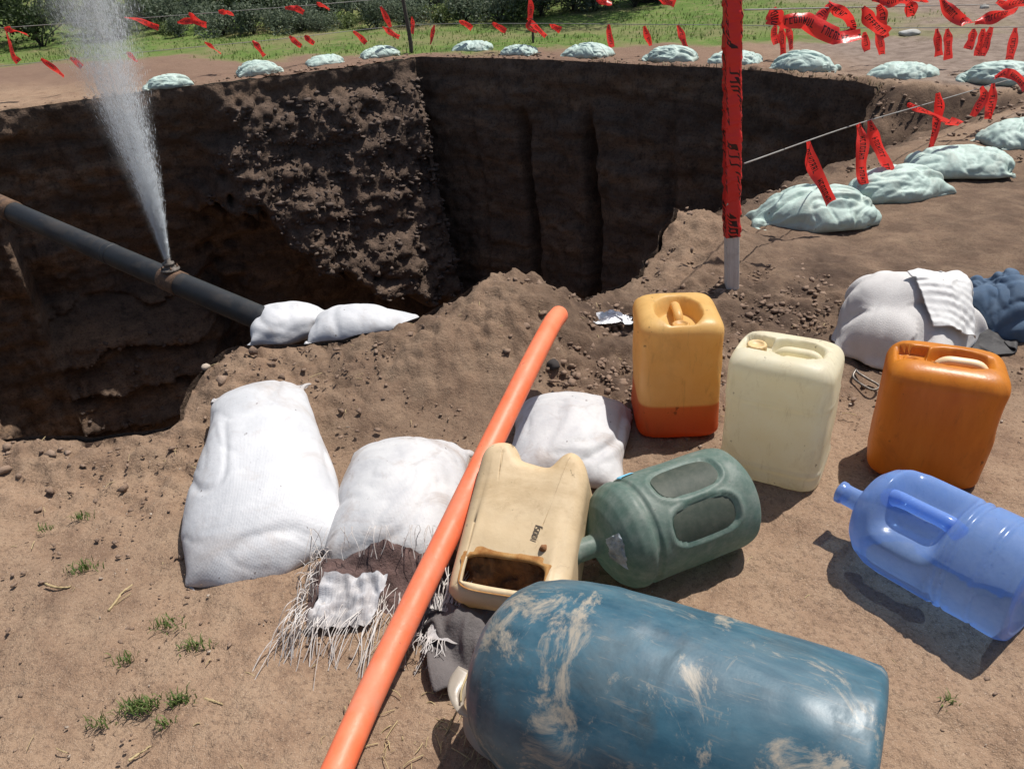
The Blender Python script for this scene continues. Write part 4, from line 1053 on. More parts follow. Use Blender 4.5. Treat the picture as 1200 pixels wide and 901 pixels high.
# two white bags weighing down the pipe's end
pb = folds(pillow(0.46, 0.32, 34, 24, 0.80, 31, neck=(0.80, 0.16, 0.45), steps=50), 0.010, 9, 7); pb2 = folds(pillow(0.52, 0.32, 34, 24, 0.66, 32, taper=-0.2, steps=50), 0.010, 8, 8)
g = gp(340, 388, 0.05); place_bag('white_bag', 'small plump white bag lying on the end of the black pipe', 'sack', pb, (g[0], g[1] + 0.03, 0.035), 14, M['sack'], 'white bags on the pipe end', tilt=(0, 3))
g = gp(421, 392, 0.08); place_bag('white_bag', 'small white bag tucked into the mound, right of the bag on the pipe', 'sack', pb2, (g[0], g[1] + 0.04, 0.075), -6, M['sack'], 'white bags on the pipe end', tilt=(0, -4))

# ------------------------------------------------------------------ black pipe over the pit with its burst riser
_d = _f + _r * (0 - 600) / FPX + _u * (450.5 - 236) / FPX
PL = np.array([0, 0, CAM_H]) + _d * 4.25
PR = np.array(gp(318, 378, 0.09))
PR = PR + (PR - PL) * 0.03
PX = PL + (PL - PR) * 1.25
M['pipe'] = mat_plastic('black_pipe', (0.013, 0.015, 0.018), (0.009, 0.010, 0.011), (0.07, 0.052, 0.042), 0.3, 0.55, 0.0, streak=(2, 2, 2), bump=0.15, dscale=5)
M['rustmetal'] = mat_simple('rusty_metal', (0.20, 0.115, 0.065), 0.75, (0.07, 0.045, 0.035), 40, metallic=0.35, bump=0.8, bscale=80)
M['flange'] = mat_simple('dusty_flange', (0.20, 0.17, 0.145), 0.6, (0.06, 0.05, 0.043), 60, metallic=0.3, bump=0.6, bscale=90)
pipe = thing('black_pipe', 'long black plastic pipe crossing the pit to the white bags', 'pipe', PR)
t = np.linspace(0, 1, 40)[:, None]
path = (PR * (1 - t) + PX * t) - PR; path[:, 2] -= 0.03 * np.sin(math.pi * t[:, 0])
v, f = tube_np(path, 0.053, 28); obj('pipe_wall', mesh_np('pipe_wall', v, f), M['pipe'], pipe)
def on_pipe(x_):      # the place on the pipe seen at picture column x_
    best = min(np.linspace(0, 1, 400), key=lambda q: abs(proj(PR * (1 - q) + PX * q)[0] - x_))
    i_ = best * 39; k_ = int(min(38, i_)); return PR + path[k_] * (1 - (i_ - k_)) + path[k_ + 1] * (i_ - k_), best
def proj(p):
    v_ = np.array(p) - np.array([0, 0, CAM_H]); z_ = v_ @ _f
    return 600 + FPX * (v_ @ _r) / z_, 450.5 - FPX * (v_ @ _u) / z_
NZ, qn = on_pipe(203)
pd = (PX - PR) / np.linalg.norm(PX - PR)
def sleeve(q0, q1, r, name, mat, par):
    tt = np.linspace(q0, q1, 8)[:, None]
    pp_ = np.stack([np.interp(tt[:, 0], np.linspace(0, 1, 40), path[:, c]) for c in range(3)], 1)
    v, f = tube_np(pp_, r, 28); return obj(name, mesh_np(name, v, f), mat, par)
sleeve(qn - 0.012, qn + 0.012, 0.0565, 'clamp_band', M['rustmetal'], pipe)
sleeve(on_pipe(128)[1] - 0.004, on_pipe(128)[1] + 0.004, 0.0545, 'pipe_joint', M['pipe'], pipe)
ql = on_pipe(8)[1]
sleeve(ql - 0.012, min(1, ql + 0.10), 0.058, 'rusty_coupling', M['rustmetal'], pipe)
v, f = lathe([(0.0005, 0.035), (0.030, 0.035), (0.032, 0.05), (0.030, 0.072), (0.056, 0.075), (0.058, 0.080), (0.055, 0.087), (0.034, 0.090), (0.030, 0.11), (0.036, 0.113), (0.036, 0.124), (0.020, 0.128), (0.016, 0.15), (0.012, 0.152), (0.010, 0.13)], 36)
v[:, 0] += 0.002 * np.sin(v[:, 2] * 90)
rs = obj('riser_flange', mesh_np('riser_flange', v, f), M['flange'], pipe); rs.location = NZ - PR; rs.scale = (0.72, 0.72, 0.72)
for k_ in range(4):
    v, f = lathe([(0.0005, 0), (0.007, 0), (0.007, 0.008), (0.004, 0.009), (0.004, 0.02), (0.0005, 0.02)], 6)
    b_ = obj('bolt', mesh_np('bolt', v, f, smooth=False), M['rustmetal'], rs); a_ = 0.5 + k_ * math.pi / 2; b_.location = (0.046 * math.cos(a_), 0.046 * math.sin(a_), 0.087)

# ------------------------------------------------------------------ the jet of water
JET = NZ + np.array([0, 0, 0.105])
jet = thing('water_jet', 'tall white jet of water spraying up from the black pipe', 'water jet', JET)
r_ = np.random.default_rng(77)
N = 70000
h = 3.0 * r_.random(N) ** 1.35 + 0.01
def jaxis(h): return np.stack([-0.004 * h - 0.006 * h * h + 0.010 * np.sin(h * 5), 0.02 * h, h], 1)
strand = r_.integers(0, 46, N)
sa = r_.uniform(0, 2 * math.pi, 46); sr = np.sqrt(r_.random(46)) * 0.8
Rh = 0.008 + 0.105 * h + 0.020 * h ** 2
loose_ = r_.random(N) < 0.45
ra = np.where(loose_, np.sqrt(r_.random(N)) * 1.0 + np.abs(r_.normal(0, 0.18, N)), sr[strand] + r_.normal(0, 0.05, N))
aa = np.where(loose_, r_.uniform(0, 2 * math.pi, N), sa[strand] + r_.normal(0, 0.10, N))
c_ = jaxis(h) + np.stack([Rh * ra * np.cos(aa), Rh * ra * np.sin(aa), 0 * h], 1)
dirs = np.stack([0.16 * ra * np.cos(aa) - 0.035, 0.16 * ra * np.sin(aa), np.ones(N)], 1); dirs /= np.linalg.norm(dirs, axis=1)[:, None]
ln = (0.006 + 0.030 * r_.random(N) ** 2) * np.clip(1.2 - 0.45 * h, 0.22, 1.2); th_ = 0.0003 + 0.0006 * r_.random(N) ** 2 * np.clip(1.3 - 0.3 * h, 0.5, 1.3)
e1 = np.cross(dirs, [0, 1.0, 0]); e1 /= np.linalg.norm(e1, axis=1)[:, None]; e2 = np.cross(dirs, e1)
vv = np.stack([c_ - dirs * ln[:, None] * 0.5, c_ + e1 * th_[:, None], c_ + (-0.5 * e1 + 0.87 * e2) * th_[:, None], c_ + (-0.5 * e1 - 0.87 * e2) * th_[:, None], c_ + dirs * ln[:, None] * 0.5], 1).reshape(-1, 3)
b_ = np.arange(N)[:, None, None] * 5
tf = np.array([[0, 2, 1], [0, 3, 2], [0, 1, 3], [4, 1, 2], [4, 2, 3], [4, 3, 1]])[None]
k = NT('water_drops')
pr_ = k.bsdf(Base_Color=(0.86, 0.90, 0.94), Roughness=0.15); tl_ = k.n('BsdfTranslucent', {'Color': (0.86, 0.90, 0.94)})
m1_ = k.n('MixShader', {0: 0.5, 1: pr_.outputs[0], 2: tl_.outputs[0]})
M['drops'] = k.done(k.n('MixShader', {0: 0.25, 1: m1_.outputs[0], 2: k.n('BsdfTransparent').outputs[0]}))
o = obj('drops', mesh_np('drops', vv, (b_ + tf).reshape(-1, 3), smooth=True), M['drops'], jet); o['kind'] = 'stuff'
hs = np.linspace(0.0, 3.2, 24)
v, f = [], None
v = np.concatenate([jaxis(np.array([x]))[0] + (0.022 + 0.24 * x + 0.03 * x * x) * np.stack([np.cos(np.arange(32) * math.pi / 16), np.sin(np.arange(32) * math.pi / 16), 0 * np.arange(32)], 1) for x in hs])
v = np.concatenate([v, jaxis(np.array([0.0])), jaxis(np.array([3.2]))]); j = np.arange(32)
f = [rows_faces(24, 32, True), np.stack([np.full(32, 24 * 32), (j + 1) % 32, j], 1), np.stack([np.full(32, 24 * 32 + 1), 23 * 32 + j, 23 * 32 + (j + 1) % 32], 1)]
k = NT('spray_mist'); co_ = k.coord(); sx_ = k.n('SeparateXYZ', {'Vector': co_})
x_, y_, z_ = sx_.outputs
ax = k.math('ADD', x_, k.math('ADD', k.math('MULTIPLY', z_, 0.004), k.math('MULTIPLY', k.math('MULTIPLY', z_, z_), 0.006)))
rad_ = k.math('SQRT', k.math('ADD', k.math('MULTIPLY', ax, ax), k.math('MULTIPLY', y_, y_)))
q_ = k.math('DIVIDE', rad_, k.math('ADD', 0.022, k.math('ADD', k.math('MULTIPLY', z_, 0.175), k.math('MULTIPLY', k.math('MULTIPLY', z_, z_), 0.028))))
fall = k.math('POWER', k.math('SUBTRACT', 1.0, q_, clamp=True), 1.9)
den = k.math('DIVIDE', 5.0, k.math('ADD', z_, 0.05))
nz_ = k.ramp(k.noise(k.mapping(co_, (9, 9, 1.7)), 1.7, 4, 0.65), [(0.34, 0.10), (0.66, 1.7)])
dn_ = k.math('MULTIPLY', k.math('MULTIPLY', den, fall), nz_)
M['mist'] = k.done(None, k.n('VolumePrincipled', {'Color': (0.99, 0.995, 1.0), 'Density': dn_, 'Anisotropy': 0.45}))
o = obj('spray_mist', mesh_np('spray_mist', v, f), M['mist'], jet); o['kind'] = 'stuff'

# ------------------------------------------------------------------ posts, wires and red ribbons
PB = np.array(gp(857, 350, 0.0)); PB[2] = gz(PB[0], PB[1])
PT = at_y(859, -70, PB[1] + 0.02)
ax_ = (PT - PB); HL = np.linalg.norm(ax_); ax_ /= HL
Rp = Matrix(((1, 0, 0), (0, 1, 0), (0, 0, 1)))
zax = Vector(ax_); xax = Vector((0, 1, 0)).cross(zax).normalized(); yax = zax.cross(xax)
Rp = Matrix((xax, yax, zax)).transposed()
post = thing('marker_post', 'white wooden post wrapped in red barrier tape at the pit corner', 'post', PB - np.array([0, 0, 0.03]), Rp)
M['postwhite'] = mat_plastic('white_post', (0.62, 0.58, 0.54), (0.50, 0.46, 0.42), (0.28, 0.20, 0.15), 0.5, 0.7, 0.0, streak=(30, 30, 2), bump=0.3, dscale=12)
ns_ = 64; hh = np.linspace(-0.12, HL, 80)
vs_ = []
for z in hh:
    x, y = ring(ns_, 0.027, 0.027, 7.0)
    an = np.arctan2(y, x)
    g_ = 1 - 0.06 * np.exp(-((x - 0.004) / 0.004) ** 2) - 0.05 * np.exp(-((x + 0.018) / 0.003) ** 2)
    vs_.append(np.stack([x * 1, y * g_, np.full(ns_, z)], 1))
v = np.concatenate(vs_); obj('stake', mesh_np('stake', v, rows_faces(80, ns_, True)), M['postwhite'], post)
z0t = 0.0
for q in np.linspace(0.05, 0.8, 300):
    if proj(PB + ax_ * q)[1] < 268: z0t = q; break
hh = np.linspace(z0t, HL, 420); ns_ = 72; pitch = 0.074
vs_, uv_ = [], []
for z in hh:
    x, y = ring(ns_, 0.0295, 0.0295, 6.0); a = np.arange(ns_) * 2 * math.pi / ns_
    ph = (z / pitch - a / (2 * math.pi)); fr_ = ph - np.floor(ph)
    bulge = 1 + 0.10 * (1 - fr_) + 0.0
    vs_.append(np.stack([x * bulge, y * bulge, np.full(ns_, z)], 1)); uv_.append(np.stack([z * 0.62 + a * 0.02, a / (2 * math.pi) * 5.0 + z * 3.0 + 0.06 * np.sin(z * 31)], 1))
v = np.concatenate(vs_); nn_ = fbm(v * np.array([45, 45, 30]), 3, 0.6, 41); n5 = fbm(v * np.array([14, 14, 9]), 2, 0.6, 42)
v[:, 0] *= 1.02 + 0.085 * nn_ + 0.05 * n5; v[:, 1] *= 1.02 + 0.085 * nn_ + 0.05 * n5
obj('wrapped_tape', mesh_np('wrapped_tape', v, rows_faces(420, ns_, True), uvs=np.concatenate(uv_)), M['tape'], post)

M['wire'] = mat_simple('grey_wire', (0.30, 0.29, 0.27), 0.6, (0.2, 0.19, 0.18), 10, bump=0)
def wire(pts, label, r=0.0035):
    pts = np.asarray(pts); v, f = tube_np(spline(pts, 40) if len(pts) > 2 else pts, r, 6)
    o = obj('barrier_wire', mesh_np('barrier_wire', v - pts[0], f), M['wire']); o.location = pts[0]
    return tag(o, label, 'wire', 'barrier wires round the pit')
nl = [at_y(872, 192, PB[1]), at_y(1000, 147, 4.28), at_y(1100, 118, 5.05), at_y(1215, 84, 6.3)]
nu = [at_y(872, 12, PB[1]), at_y(1000, 9, 4.28), at_y(1100, 7, 5.05), at_y(1215, 5, 6.3)]
wire(nl, 'low grey wire from the taped post over the near sandbags', 0.0032)
wire(nu, 'high grey wire from the taped post along the top right', 0.0032)
FX = [0, 160, 300, 480, 620, 740, 860, 1000, 1200]; FY = [10.2, 11.0, 11.45, 12.25, 11.3, 10.45, 9.7, 8.7, 7.75]
def fY(x): return float(np.interp(x, FX, FY))
def fline(pts): return [at_y(x, y, fY(x)) for x, y in pts]
fline_lo = [(-40, 82), (160, 62), (320, 47), (480, 30), (620, 28), (740, 29), (870, 30), (1000, 33), (1215, 32)]
fline_hi = [(-40, 36), (160, 22), (345, 8), (480, -2), (620, 0), (740, -2), (870, -4), (1000, -6), (1215, -8)]
wire(fline(fline_lo), 'low thin wire of ribbons behind the far sandbags', 0.004)
wire(fline(fline_hi), 'upper thin wire crossing the background above the far sandbags', 0.004)
M['stakewood'] = mat_simple('dark_stake', (0.10, 0.085, 0.07), 0.85, (0.05, 0.042, 0.036), 20, bump=0.6)
def stake(px, py, label, r, top, lean=0.0):
    b = np.array(gp(px, py, 0.0)); b[2] = gz(b[0], b[1])
    q = np.linspace(0, 1, 14); p = np.stack([lean * q + 0.012 * np.sin(q * 7), 0 * q, -0.1 + (top + 0.1) * q], 1)
    v, f = tube_np(p, r * (1.1 - 0.25 * q), 10)
    o = obj('thin_stake', mesh_np('thin_stake', v, f), M['stakewood']); o.location = b
    return tag(o, label, 'stake', 'far stakes')
stake(482, 62, 'thin dark leaning stake behind the far rim, left of centre', 0.028, 1.15, -0.03)
stake(624, 50, 'thin stake behind the far rim with red ribbons at its foot', 0.018, 1.0, 0.0)
def ribbon(pts3, w, label, group, twist=0.6, seed=0, n=26, fold=0.25, name='red_ribbon'):
    r = np.random.default_rng(seed)
    p = spline(np.asarray(pts3), n); p = p + 0.0
    L_ = np.concatenate([[0], np.cumsum(np.linalg.norm(np.diff(p, axis=0), axis=1))])
    tg = np.gradient(p, axis=0); tg /= np.linalg.norm(tg, axis=1)[:, None] + 1e-9
    ref = np.array([1.0, -0.25, 0.15]); sd = ref - tg * (tg @ ref)[:, None]; nm = np.linalg.norm(sd, axis=1)[:, None]
    ref2 = np.array([0.1, 0.3, 1.0]); s2 = ref2 - tg * (tg @ ref2)[:, None]
    sd = np.where(nm > 0.45, sd, s2); sd /= np.linalg.norm(sd, axis=1)[:, None]
    nv_ = np.cross(tg, sd)
    q = np.linspace(0, 1, n)
    an = r.uniform(-0.4, 0.4) + twist * r.choice([-1, 1]) * (q - 0.2) * 1.6 + 0.25 * np.sin(q * r.uniform(3, 8) + r.uniform(0, 6))
    d = sd * np.cos(an)[:, None] + nv_ * np.sin(an)[:, None]; m_ = np.cross(tg, d)
    wd = w * (0.42 + 0.58 * sstep(0.0, 0.35, q)) * (1 + 0.12 * np.sin(q * 9 + seed))
    cols, uv = [], []
    for c in np.linspace(-1, 1, 5):
        cols.append(p + d * (c * wd * 0.5)[:, None] + m_ * (fold * w * (c * c - 0.4) * np.sin(q * 5 + seed))[:, None] * 0.6)
        uv.append(np.stack([L_ + seed * 0.137, np.full(n, (c + 1) / 2 * 0.98 + 0.01)], 1))
    v = np.stack(cols, 1).reshape(-1, 3); uv = np.stack(uv, 1).reshape(-1, 2)
    base_ = np.asarray(pts3[0], float)
    o = obj(name, mesh_np(name, v - base_, rows_faces(n, 5), uvs=uv), M['tape']); o.location = base_
    return tag(o, label, 'ribbon', group)
def pxs(pts, Y): return [at_y(x, y, Y + dy) for x, y, dy in [(*p, 0) if len(p) == 2 else p for p in pts]]
near_r = [([(946, 166), (951, 190), (962, 214), (973, 238)], 3.82, 'red lettered ribbon hanging over the first near sandbag beside the post'),
          ([(1007, 145), (1011, 168), (1009, 192), (1012, 217)], 4.32, 'straight red ribbon hanging over the second near sandbag'),
          ([(1019, 141), (1024, 160), (1033, 180), (1041, 200)], 4.42, 'slanting red lettered ribbon hanging just right of the straight one over the second near sandbag'),
          ([(1099, 109), (1101, 126), (1096, 148), (1088, 178)], 5.0, 'upright red ribbon of the crossed pair knotted over the third near sandbag'),
          ([(1064, 122), (1084, 131), (1106, 142), (1126, 145)], 4.97, 'sideways red lettered ribbon of the crossed pair over the third near sandbag'),
          ([(1150, 102), (1153, 112), (1147, 124), (1141, 137)], 5.5, 'broad red ribbon hanging on the low wire left of the last near sandbag'),
          ([(1164, 98), (1163, 112), (1160, 128), (1159, 140)], 5.62, 'darker red ribbon just right of the broad one on the low wire'),
          ([(1166, 92), (1180, 86), (1192, 92), (1202, 104)], 5.7, 'curled red ribbon on the low wire at the right edge')]
for k_, (pt, Y, lab) in enumerate(near_r): ribbon(pxs(pt, Y), 0.060, lab, 'red ribbons on the near wires', 0.9, 10 + k_, fold=0.6)
upper_r = [([(906, 12), (914, 26), (940, 24), (962, 34), (985, 44), (1010, 42)], 3.62, 'long red ribbon trailing right along the high wire, nearest the post'),
           ([(975, 6), (962, 18), (955, 28), (968, 36)], 4.0, 'red ribbon looped in the thick tangle on the high wire'),
           ([(970, 4), (982, 14), (996, 22), (1000, 34), (984, 40)], 4.05, 'red ribbon folded over in the thick tangle on the high wire'),
           ([(905, 10), (908, 22), (906, 30)], 3.6, 'short red ribbon end hanging on the high wire close to the post'),
           ([(1011, 9), (1018, 22), (1030, 34), (1038, 40)], 4.35, 'red ribbon with bold black letters slanting below the high wire'),
           ([(1022, 0), (1044, 2), (1062, -2), (1085, 3)], 4.6, 'red ribbon draped along the high wire right of the lettered one'),
           ([(1030, 6), (1034, 18), (1032, 30), (1036, 46)], 4.5, 'thin red ribbon hanging straight behind the lettered one'),
           ([(1064, 2), (1067, 10), (1069, 20)], 4.75, 'short red ribbon stub on the high wire above the pale stone'),
           ([(1103, -2), (1112, 12), (1126, 24), (1142, 26)], 5.0, 'red lettered ribbon sagging from the high wire, left arm of the wide V'),
           ([(1142, 26), (1160, 22), (1174, 17), (1190, 14)], 5.0, 'red ribbon stretching right, right arm of the wide V'),
           ([(1168, 2), (1182, 5), (1196, 3), (1212, 4)], 5.6, 'red ribbon bunched at the top right corner')]
for k_, (pt, Y, lab) in enumerate(upper_r): ribbon(pxs(pt, Y), 0.068, lab, 'red ribbons on the near wires', 0.9, 40 + k_, fold=0.5)
far_r = [([(6, 35), (12, 50), (16, 66), (22, 73)], 'long red ribbon hanging at the far left edge'), ([(5, 34), (18, 36), (33, 42)], 'red ribbon blown sideways at the far left edge'),
         ([(48, 69), (60, 78), (75, 90)], 'broad red ribbon lying left of the water jet'), ([(82, 68), (88, 72), (96, 79)], 'short red ribbon just left of the water jet'),
         ([(146, 21), (165, 25), (186, 33)], 'faded ribbon seen right beside the spray, upper wire'), ([(148, 62), (154, 66), (161, 72)], 'small ribbon seen through the spray, lower wire'),
         ([(208, 27), (224, 25), (242, 30)], 'pair of red tails above the leftmost sandbag, lower tail'), ([(221, 16), (229, 21), (236, 28)], 'pair of red tails above the leftmost sandbag, upper tail'),
         ([(256, 14), (265, 15), (274, 18)], 'small ribbon on the upper wire left of the second far sandbag'), ([(334, 10), (346, 10), (356, 15)], 'pale-ended ribbon on the upper wire above the second far sandbag'),
         ([(240, 50), (249, 56), (259, 63)], 'ribbon on the low wire left of the second far sandbag'), ([(296, 48), (303, 56), (310, 66)], 'ribbon on the low wire right above the second far sandbag'),
         ([(339, 43), (346, 49), (353, 55)], 'left of two small slanting ribbons above the third far sandbag'), ([(357, 42), (362, 47), (368, 52)], 'right of two small slanting ribbons above the third far sandbag'),
         ([(371, 4), (378, 7), (386, 12)], 'ribbon at the top edge above the third far sandbag'), ([(414, 37), (421, 43), (429, 51)], 'ribbon hanging over the fourth far sandbag'),
         ([(446, 8), (452, 20), (458, 32)], 'slanting ribbon high up left of the thin dark stake'), ([(448, 32), (457, 38), (468, 44)], 'ribbon hanging low just left of the thin dark stake'),
         ([(482, 20), (484, 29), (483, 40)], 'ribbon tied on the thin dark stake'), ([(509, 30), (507, 40), (504, 52)], 'upright ribbon right of the thin dark stake'),
         ([(538, 25), (545, 28), (553, 34)], 'ribbon above the first sandbag right of the thin dark stake'), ([(577, 27), (584, 32), (593, 37)], 'ribbon above the flat crumpled sandbag, left one'),
         ([(620, -4), (622, 8), (621, 22)], 'ribbon wound down the second thin stake'), ([(618, 22), (626, 30), (640, 43)], 'bunched ribbon at the foot of the second thin stake'), ([(622, 24), (619, 32), (630, 38)], 'short ribbon crossing the bunch at the second thin stake'),
         ([(644, 29), (650, 32), (657, 36)], 'small ribbon just right of the second thin stake'), ([(699, 0), (708, 3), (717, 4)], 'ribbon at the top edge above the plump sandbag'),
         ([(713, 29), (714, 42), (717, 56)], 'upright ribbon at the right end of the plump sandbag'), ([(755, 31), (758, 42), (763, 54)], 'left of two upright ribbons over the sandbag left of the post'), ([(794, 30), (799, 42), (803, 56)], 'right of two upright ribbons over the sandbag left of the post'),
         ([(772, 0), (781, 2), (791, 5)], 'ribbon at the top edge left of the taped post'), ([(915, 29), (917, 50), (918, 76)], 'long dark ribbon of the bunch right of the taped post'), ([(922, 31), (926, 44), (928, 58)], 'right ribbon of the bunch right of the taped post'), ([(909, 30), (907, 40), (910, 52)], 'left ribbon of the bunch right of the taped post'),
         ([(1013, 38), (1014, 48), (1016, 60)], 'thin far ribbon left of the oblong sandbag'), ([(1027, 36), (1031, 50), (1034, 64)], 'far ribbon above the left end of the oblong sandbag'),
         ([(1098, 34), (1099, 50), (1100, 66)], 'left of two straight far ribbons right of the oblong sandbag'), ([(1110, 34), (1111, 50), (1111, 70)], 'right of two straight far ribbons right of the oblong sandbag'),
         ([(1141, 34), (1139, 46), (1134, 58)], 'first of the three far ribbons above the last far sandbag'), ([(1152, 34), (1150, 50), (1146, 66)], 'second of the three far ribbons above the last far sandbag'), ([(1162, 32), (1156, 48), (1151, 66)], 'third of the three far ribbons above the last far sandbag'),
         ([(1190, 33), (1187, 50), (1183, 70)], 'long far ribbon near the right edge')]
for k_, (pt, lab) in enumerate(far_r): ribbon(pxs(pt, fY(pt[0][0]) + (0.0 if pt[0][0] < 900 else -0.05)), 0.075, lab, 'red ribbons on the far wires', 0.4, 100 + k_, n=14)

# ------------------------------------------------------------------ clothes in a heap
M['fleece'] = mat_simple('grey_fleece', (0.60, 0.585, 0.57), 0.95, (0.50, 0.485, 0.475), 10, bump=0.35, bscale=220)
M['denim'] = mat_simple('blue_denim', (0.050, 0.095, 0.165), 0.9, (0.085, 0.130, 0.195), 14, bump=0.4, bscale=260)
M['white_weave'] = mat_woven('white_weave', (0.66, 0.66, 0.65), (0.56, 0.56, 0.56), (0.4, 0.36, 0.3), 0.5, 0.2)
M['blackcloth'] = mat_simple('black_cloth', (0.022, 0.022, 0.025), 0.7, (0.045, 0.042, 0.042), 14, bump=0.4)
def cloth(name, label, cat, sim, mat, loc, yaw, th=0.005, lv=1):
    p, f, uv = sim
    o = obj(name, mesh_np(name, p, f[:, ::-1], uvs=uv), mat); o.matrix_world = Matrix.Translation(loc) @ rz(yaw).to_4x4()
    subsurf(o, lv); m_ = o.modifiers.new('thick', 'SOLIDIFY'); m_.thickness = th
    return tag(o, label, cat, 'discarded clothes behind the orange jerrycan')
g = gp(1058, 392, 0.0)
FL = (g[0] - 0.03, g[1] - 0.05, gz(g[0], g[1]) + 0.002)
def bundle(name, label, sim, mat, loc, yaw):
    p, f, uv = sim
    o = obj(name, mesh_np(name, p, f, uvs=uv), mat); o.matrix_world = Matrix.Translation(loc) @ rz(yaw).to_4x4(); subsurf(o, 1)
    return tag(o, label, 'clothing', 'discarded clothes behind the orange jerrycan')
fle = pillow(0.62, 0.50, 40, 34, 0.80, 51, taper=0.14, noise=0.03, steps=50)
fle = folds(drape(finer((fle[0] * np.array([1, 1, 1.65]), fle[1], fle[2])), 0.046, 3.0, 54, 0.3), 0.008, 4, 58, (0.5, 1.2, 0.8))
bundle('grey_fleece', 'grey fleece garment crumpled in a heap behind the orange jerrycan', fle, M['fleece'], FL, 48)
jns = pillow(0.46, 0.32, 34, 28, 0.85, 55, noise=0.03, steps=50)
jns = drape(finer((jns[0] * np.array([1, 1, 1.5]), jns[1], jns[2])), 0.022, 5.0, 59, 0.9)
jns = folds(jns, 0.024, 7, 60, (0.5, 1.3, 0.8))
g = gp(1168, 378, 0.0)
bundle('blue_jeans', 'blue denim jeans bunched up at the right end of the clothes heap', jns, M['denim'], (g[0] + 0.02, g[1] + 0.03, gz(g[0], g[1]) - 0.005), 70)
# the sacking square lies on the fleece: take the fleece's own height under it
fp = fle[0] @ np.array(rz(48)).T
cxw, cyw = 0.085, -0.10
def heapW(x, y):
    X_ = np.asarray(x) + cxw; Y_ = np.asarray(y) + cyw
    ix = np.clip(((X_ + 0.5) / 0.025).astype(int), 0, 39); iy = np.clip(((Y_ + 0.5) / 0.025).astype(int), 0, 39)
    return HG[ix, iy] + 0.022
HG = np.zeros((40, 40)); np.maximum.at(HG, (np.clip(((fp[:, 0] + 0.5) / 0.025).astype(int), 0, 39), np.clip(((fp[:, 1] + 0.5) / 0.025).astype(int), 0, 39)), fp[:, 2])
for _ in range(3):
    a_ = np.pad(HG, 1, 'edge'); HG = 0.4 * HG + 0.15 * (a_[2:, 1:-1] + a_[:-2, 1:-1] + a_[1:-1, 2:] + a_[1:-1, :-2])
cloth('white_weave_panel', 'square of white woven sacking laid on the grey fleece', 'sacking', sheet(0.25, 0.30, 26, 30, heapW, 0.34, 9, squeeze=(0.93, 0.95), steps=80, soft=1), M['white_weave'], (FL[0] + cxw, FL[1] + cyw, FL[2]), 0, 0.003)
g = gp(1150, 402, 0.0)
cloth('black_cloth', 'black cloth in the shade under the blue jeans', 'clothing', sheet(0.26, 0.22, 22, 20, lambda x, y: 0.002 + 0.05 * np.exp(-((x / 0.07) ** 2 + (y / 0.06) ** 2)), 0.1, 17, squeeze=(0.75, 0.8), steps=60), M['blackcloth'], (g[0], g[1] + 0.02, gz(g[0], g[1]) + 0.002), 10)
g = np.array(gp(1010, 447, 0.0)); g[2] = gz(g[0], g[1]) + 0.004
bk = [gp(1003, 433, 0.03) - g, gp(1000, 442, 0.02) - g, gp(1012, 452, 0.015) - g, gp(1024, 457, 0.012) - g, gp(1030, 452, 0.015) - g, gp(1017, 444, 0.022) - g, gp(1006, 437, 0.028) - g, gp(1003, 433, 0.03) - g]
v, f = tube_np(spline(np.array(bk), 40), 0.0042, 8)
o = obj('metal_loop', mesh_np('metal_loop', v, f), mat_simple('dull_metal', (0.22, 0.2, 0.18), 0.45, (0.1, 0.085, 0.07), 40, metallic=0.7)); o.location = g
tag(o, 'bent metal loop on the soil at the foot of the grey fleece', 'metal loop')
# foil-like scrap at the pit edge
k = NT('silver_film'); co_ = k.coord()
M['film'] = k.done(k.bsdf(Base_Color=(0.70, 0.71, 0.73), Roughness=0.25, Metallic=0.25, Normal=k.bump(k.noise(co_, 40, 4, 0.7), 0.8, 0.01)))
p_, f_, uv_ = sheet(0.22, 0.11, 26, 14, lambda x, y: 0.004 + 0.012 * np.sin(x * 40) * np.cos(y * 30), 0.05, 19, squeeze=(0.82, 0.8), steps=40)
g = gp(706, 386, 0.05)
o = obj('plastic_scrap', mesh_np('plastic_scrap', p_, f_[:, ::-1], uvs=uv_), M['film']); o.location = (g[0], g[1], gz(g[0], g[1]) + 0.012); o.rotation_euler = (0.1, 0, -0.15); subsurf(o)
tag(o, 'flat silvery scrap of plastic on the soil between hose end and yellow jerrycan', 'plastic scrap')

# ------------------------------------------------------------------ loose soil, stones, straw, tufts
_ph = (1 + 5 ** 0.5) / 2
IV = np.array([(-1, _ph, 0), (1, _ph, 0), (-1, -_ph, 0), (1, -_ph, 0), (0, -1, _ph), (0, 1, _ph), (0, -1, -_ph), (0, 1, -_ph), (_ph, 0, -1), (_ph, 0, 1), (-_ph, 0, -1), (-_ph, 0, 1)]) / 1.9
IF = np.array([(0, 11, 5), (0, 5, 1), (0, 1, 7), (0, 7, 10), (0, 10, 11), (1, 5, 9), (5, 11, 4), (11, 10, 2), (10, 7, 6), (7, 1, 8), (3, 9, 4), (3, 4, 2), (3, 2, 6), (3, 6, 8), (3, 8, 9), (4, 9, 5), (2, 4, 11), (6, 2, 10), (8, 6, 7), (9, 8, 1)])
bm_ = bmesh.new(); bmesh.ops.create_icosphere(bm_, subdivisions=2, radius=1.0)
IV2 = np.array([v.co[:] for v in bm_.verts]); IF2 = np.array([[v.index for v in f.verts] for f in bm_.faces]); bm_.free()
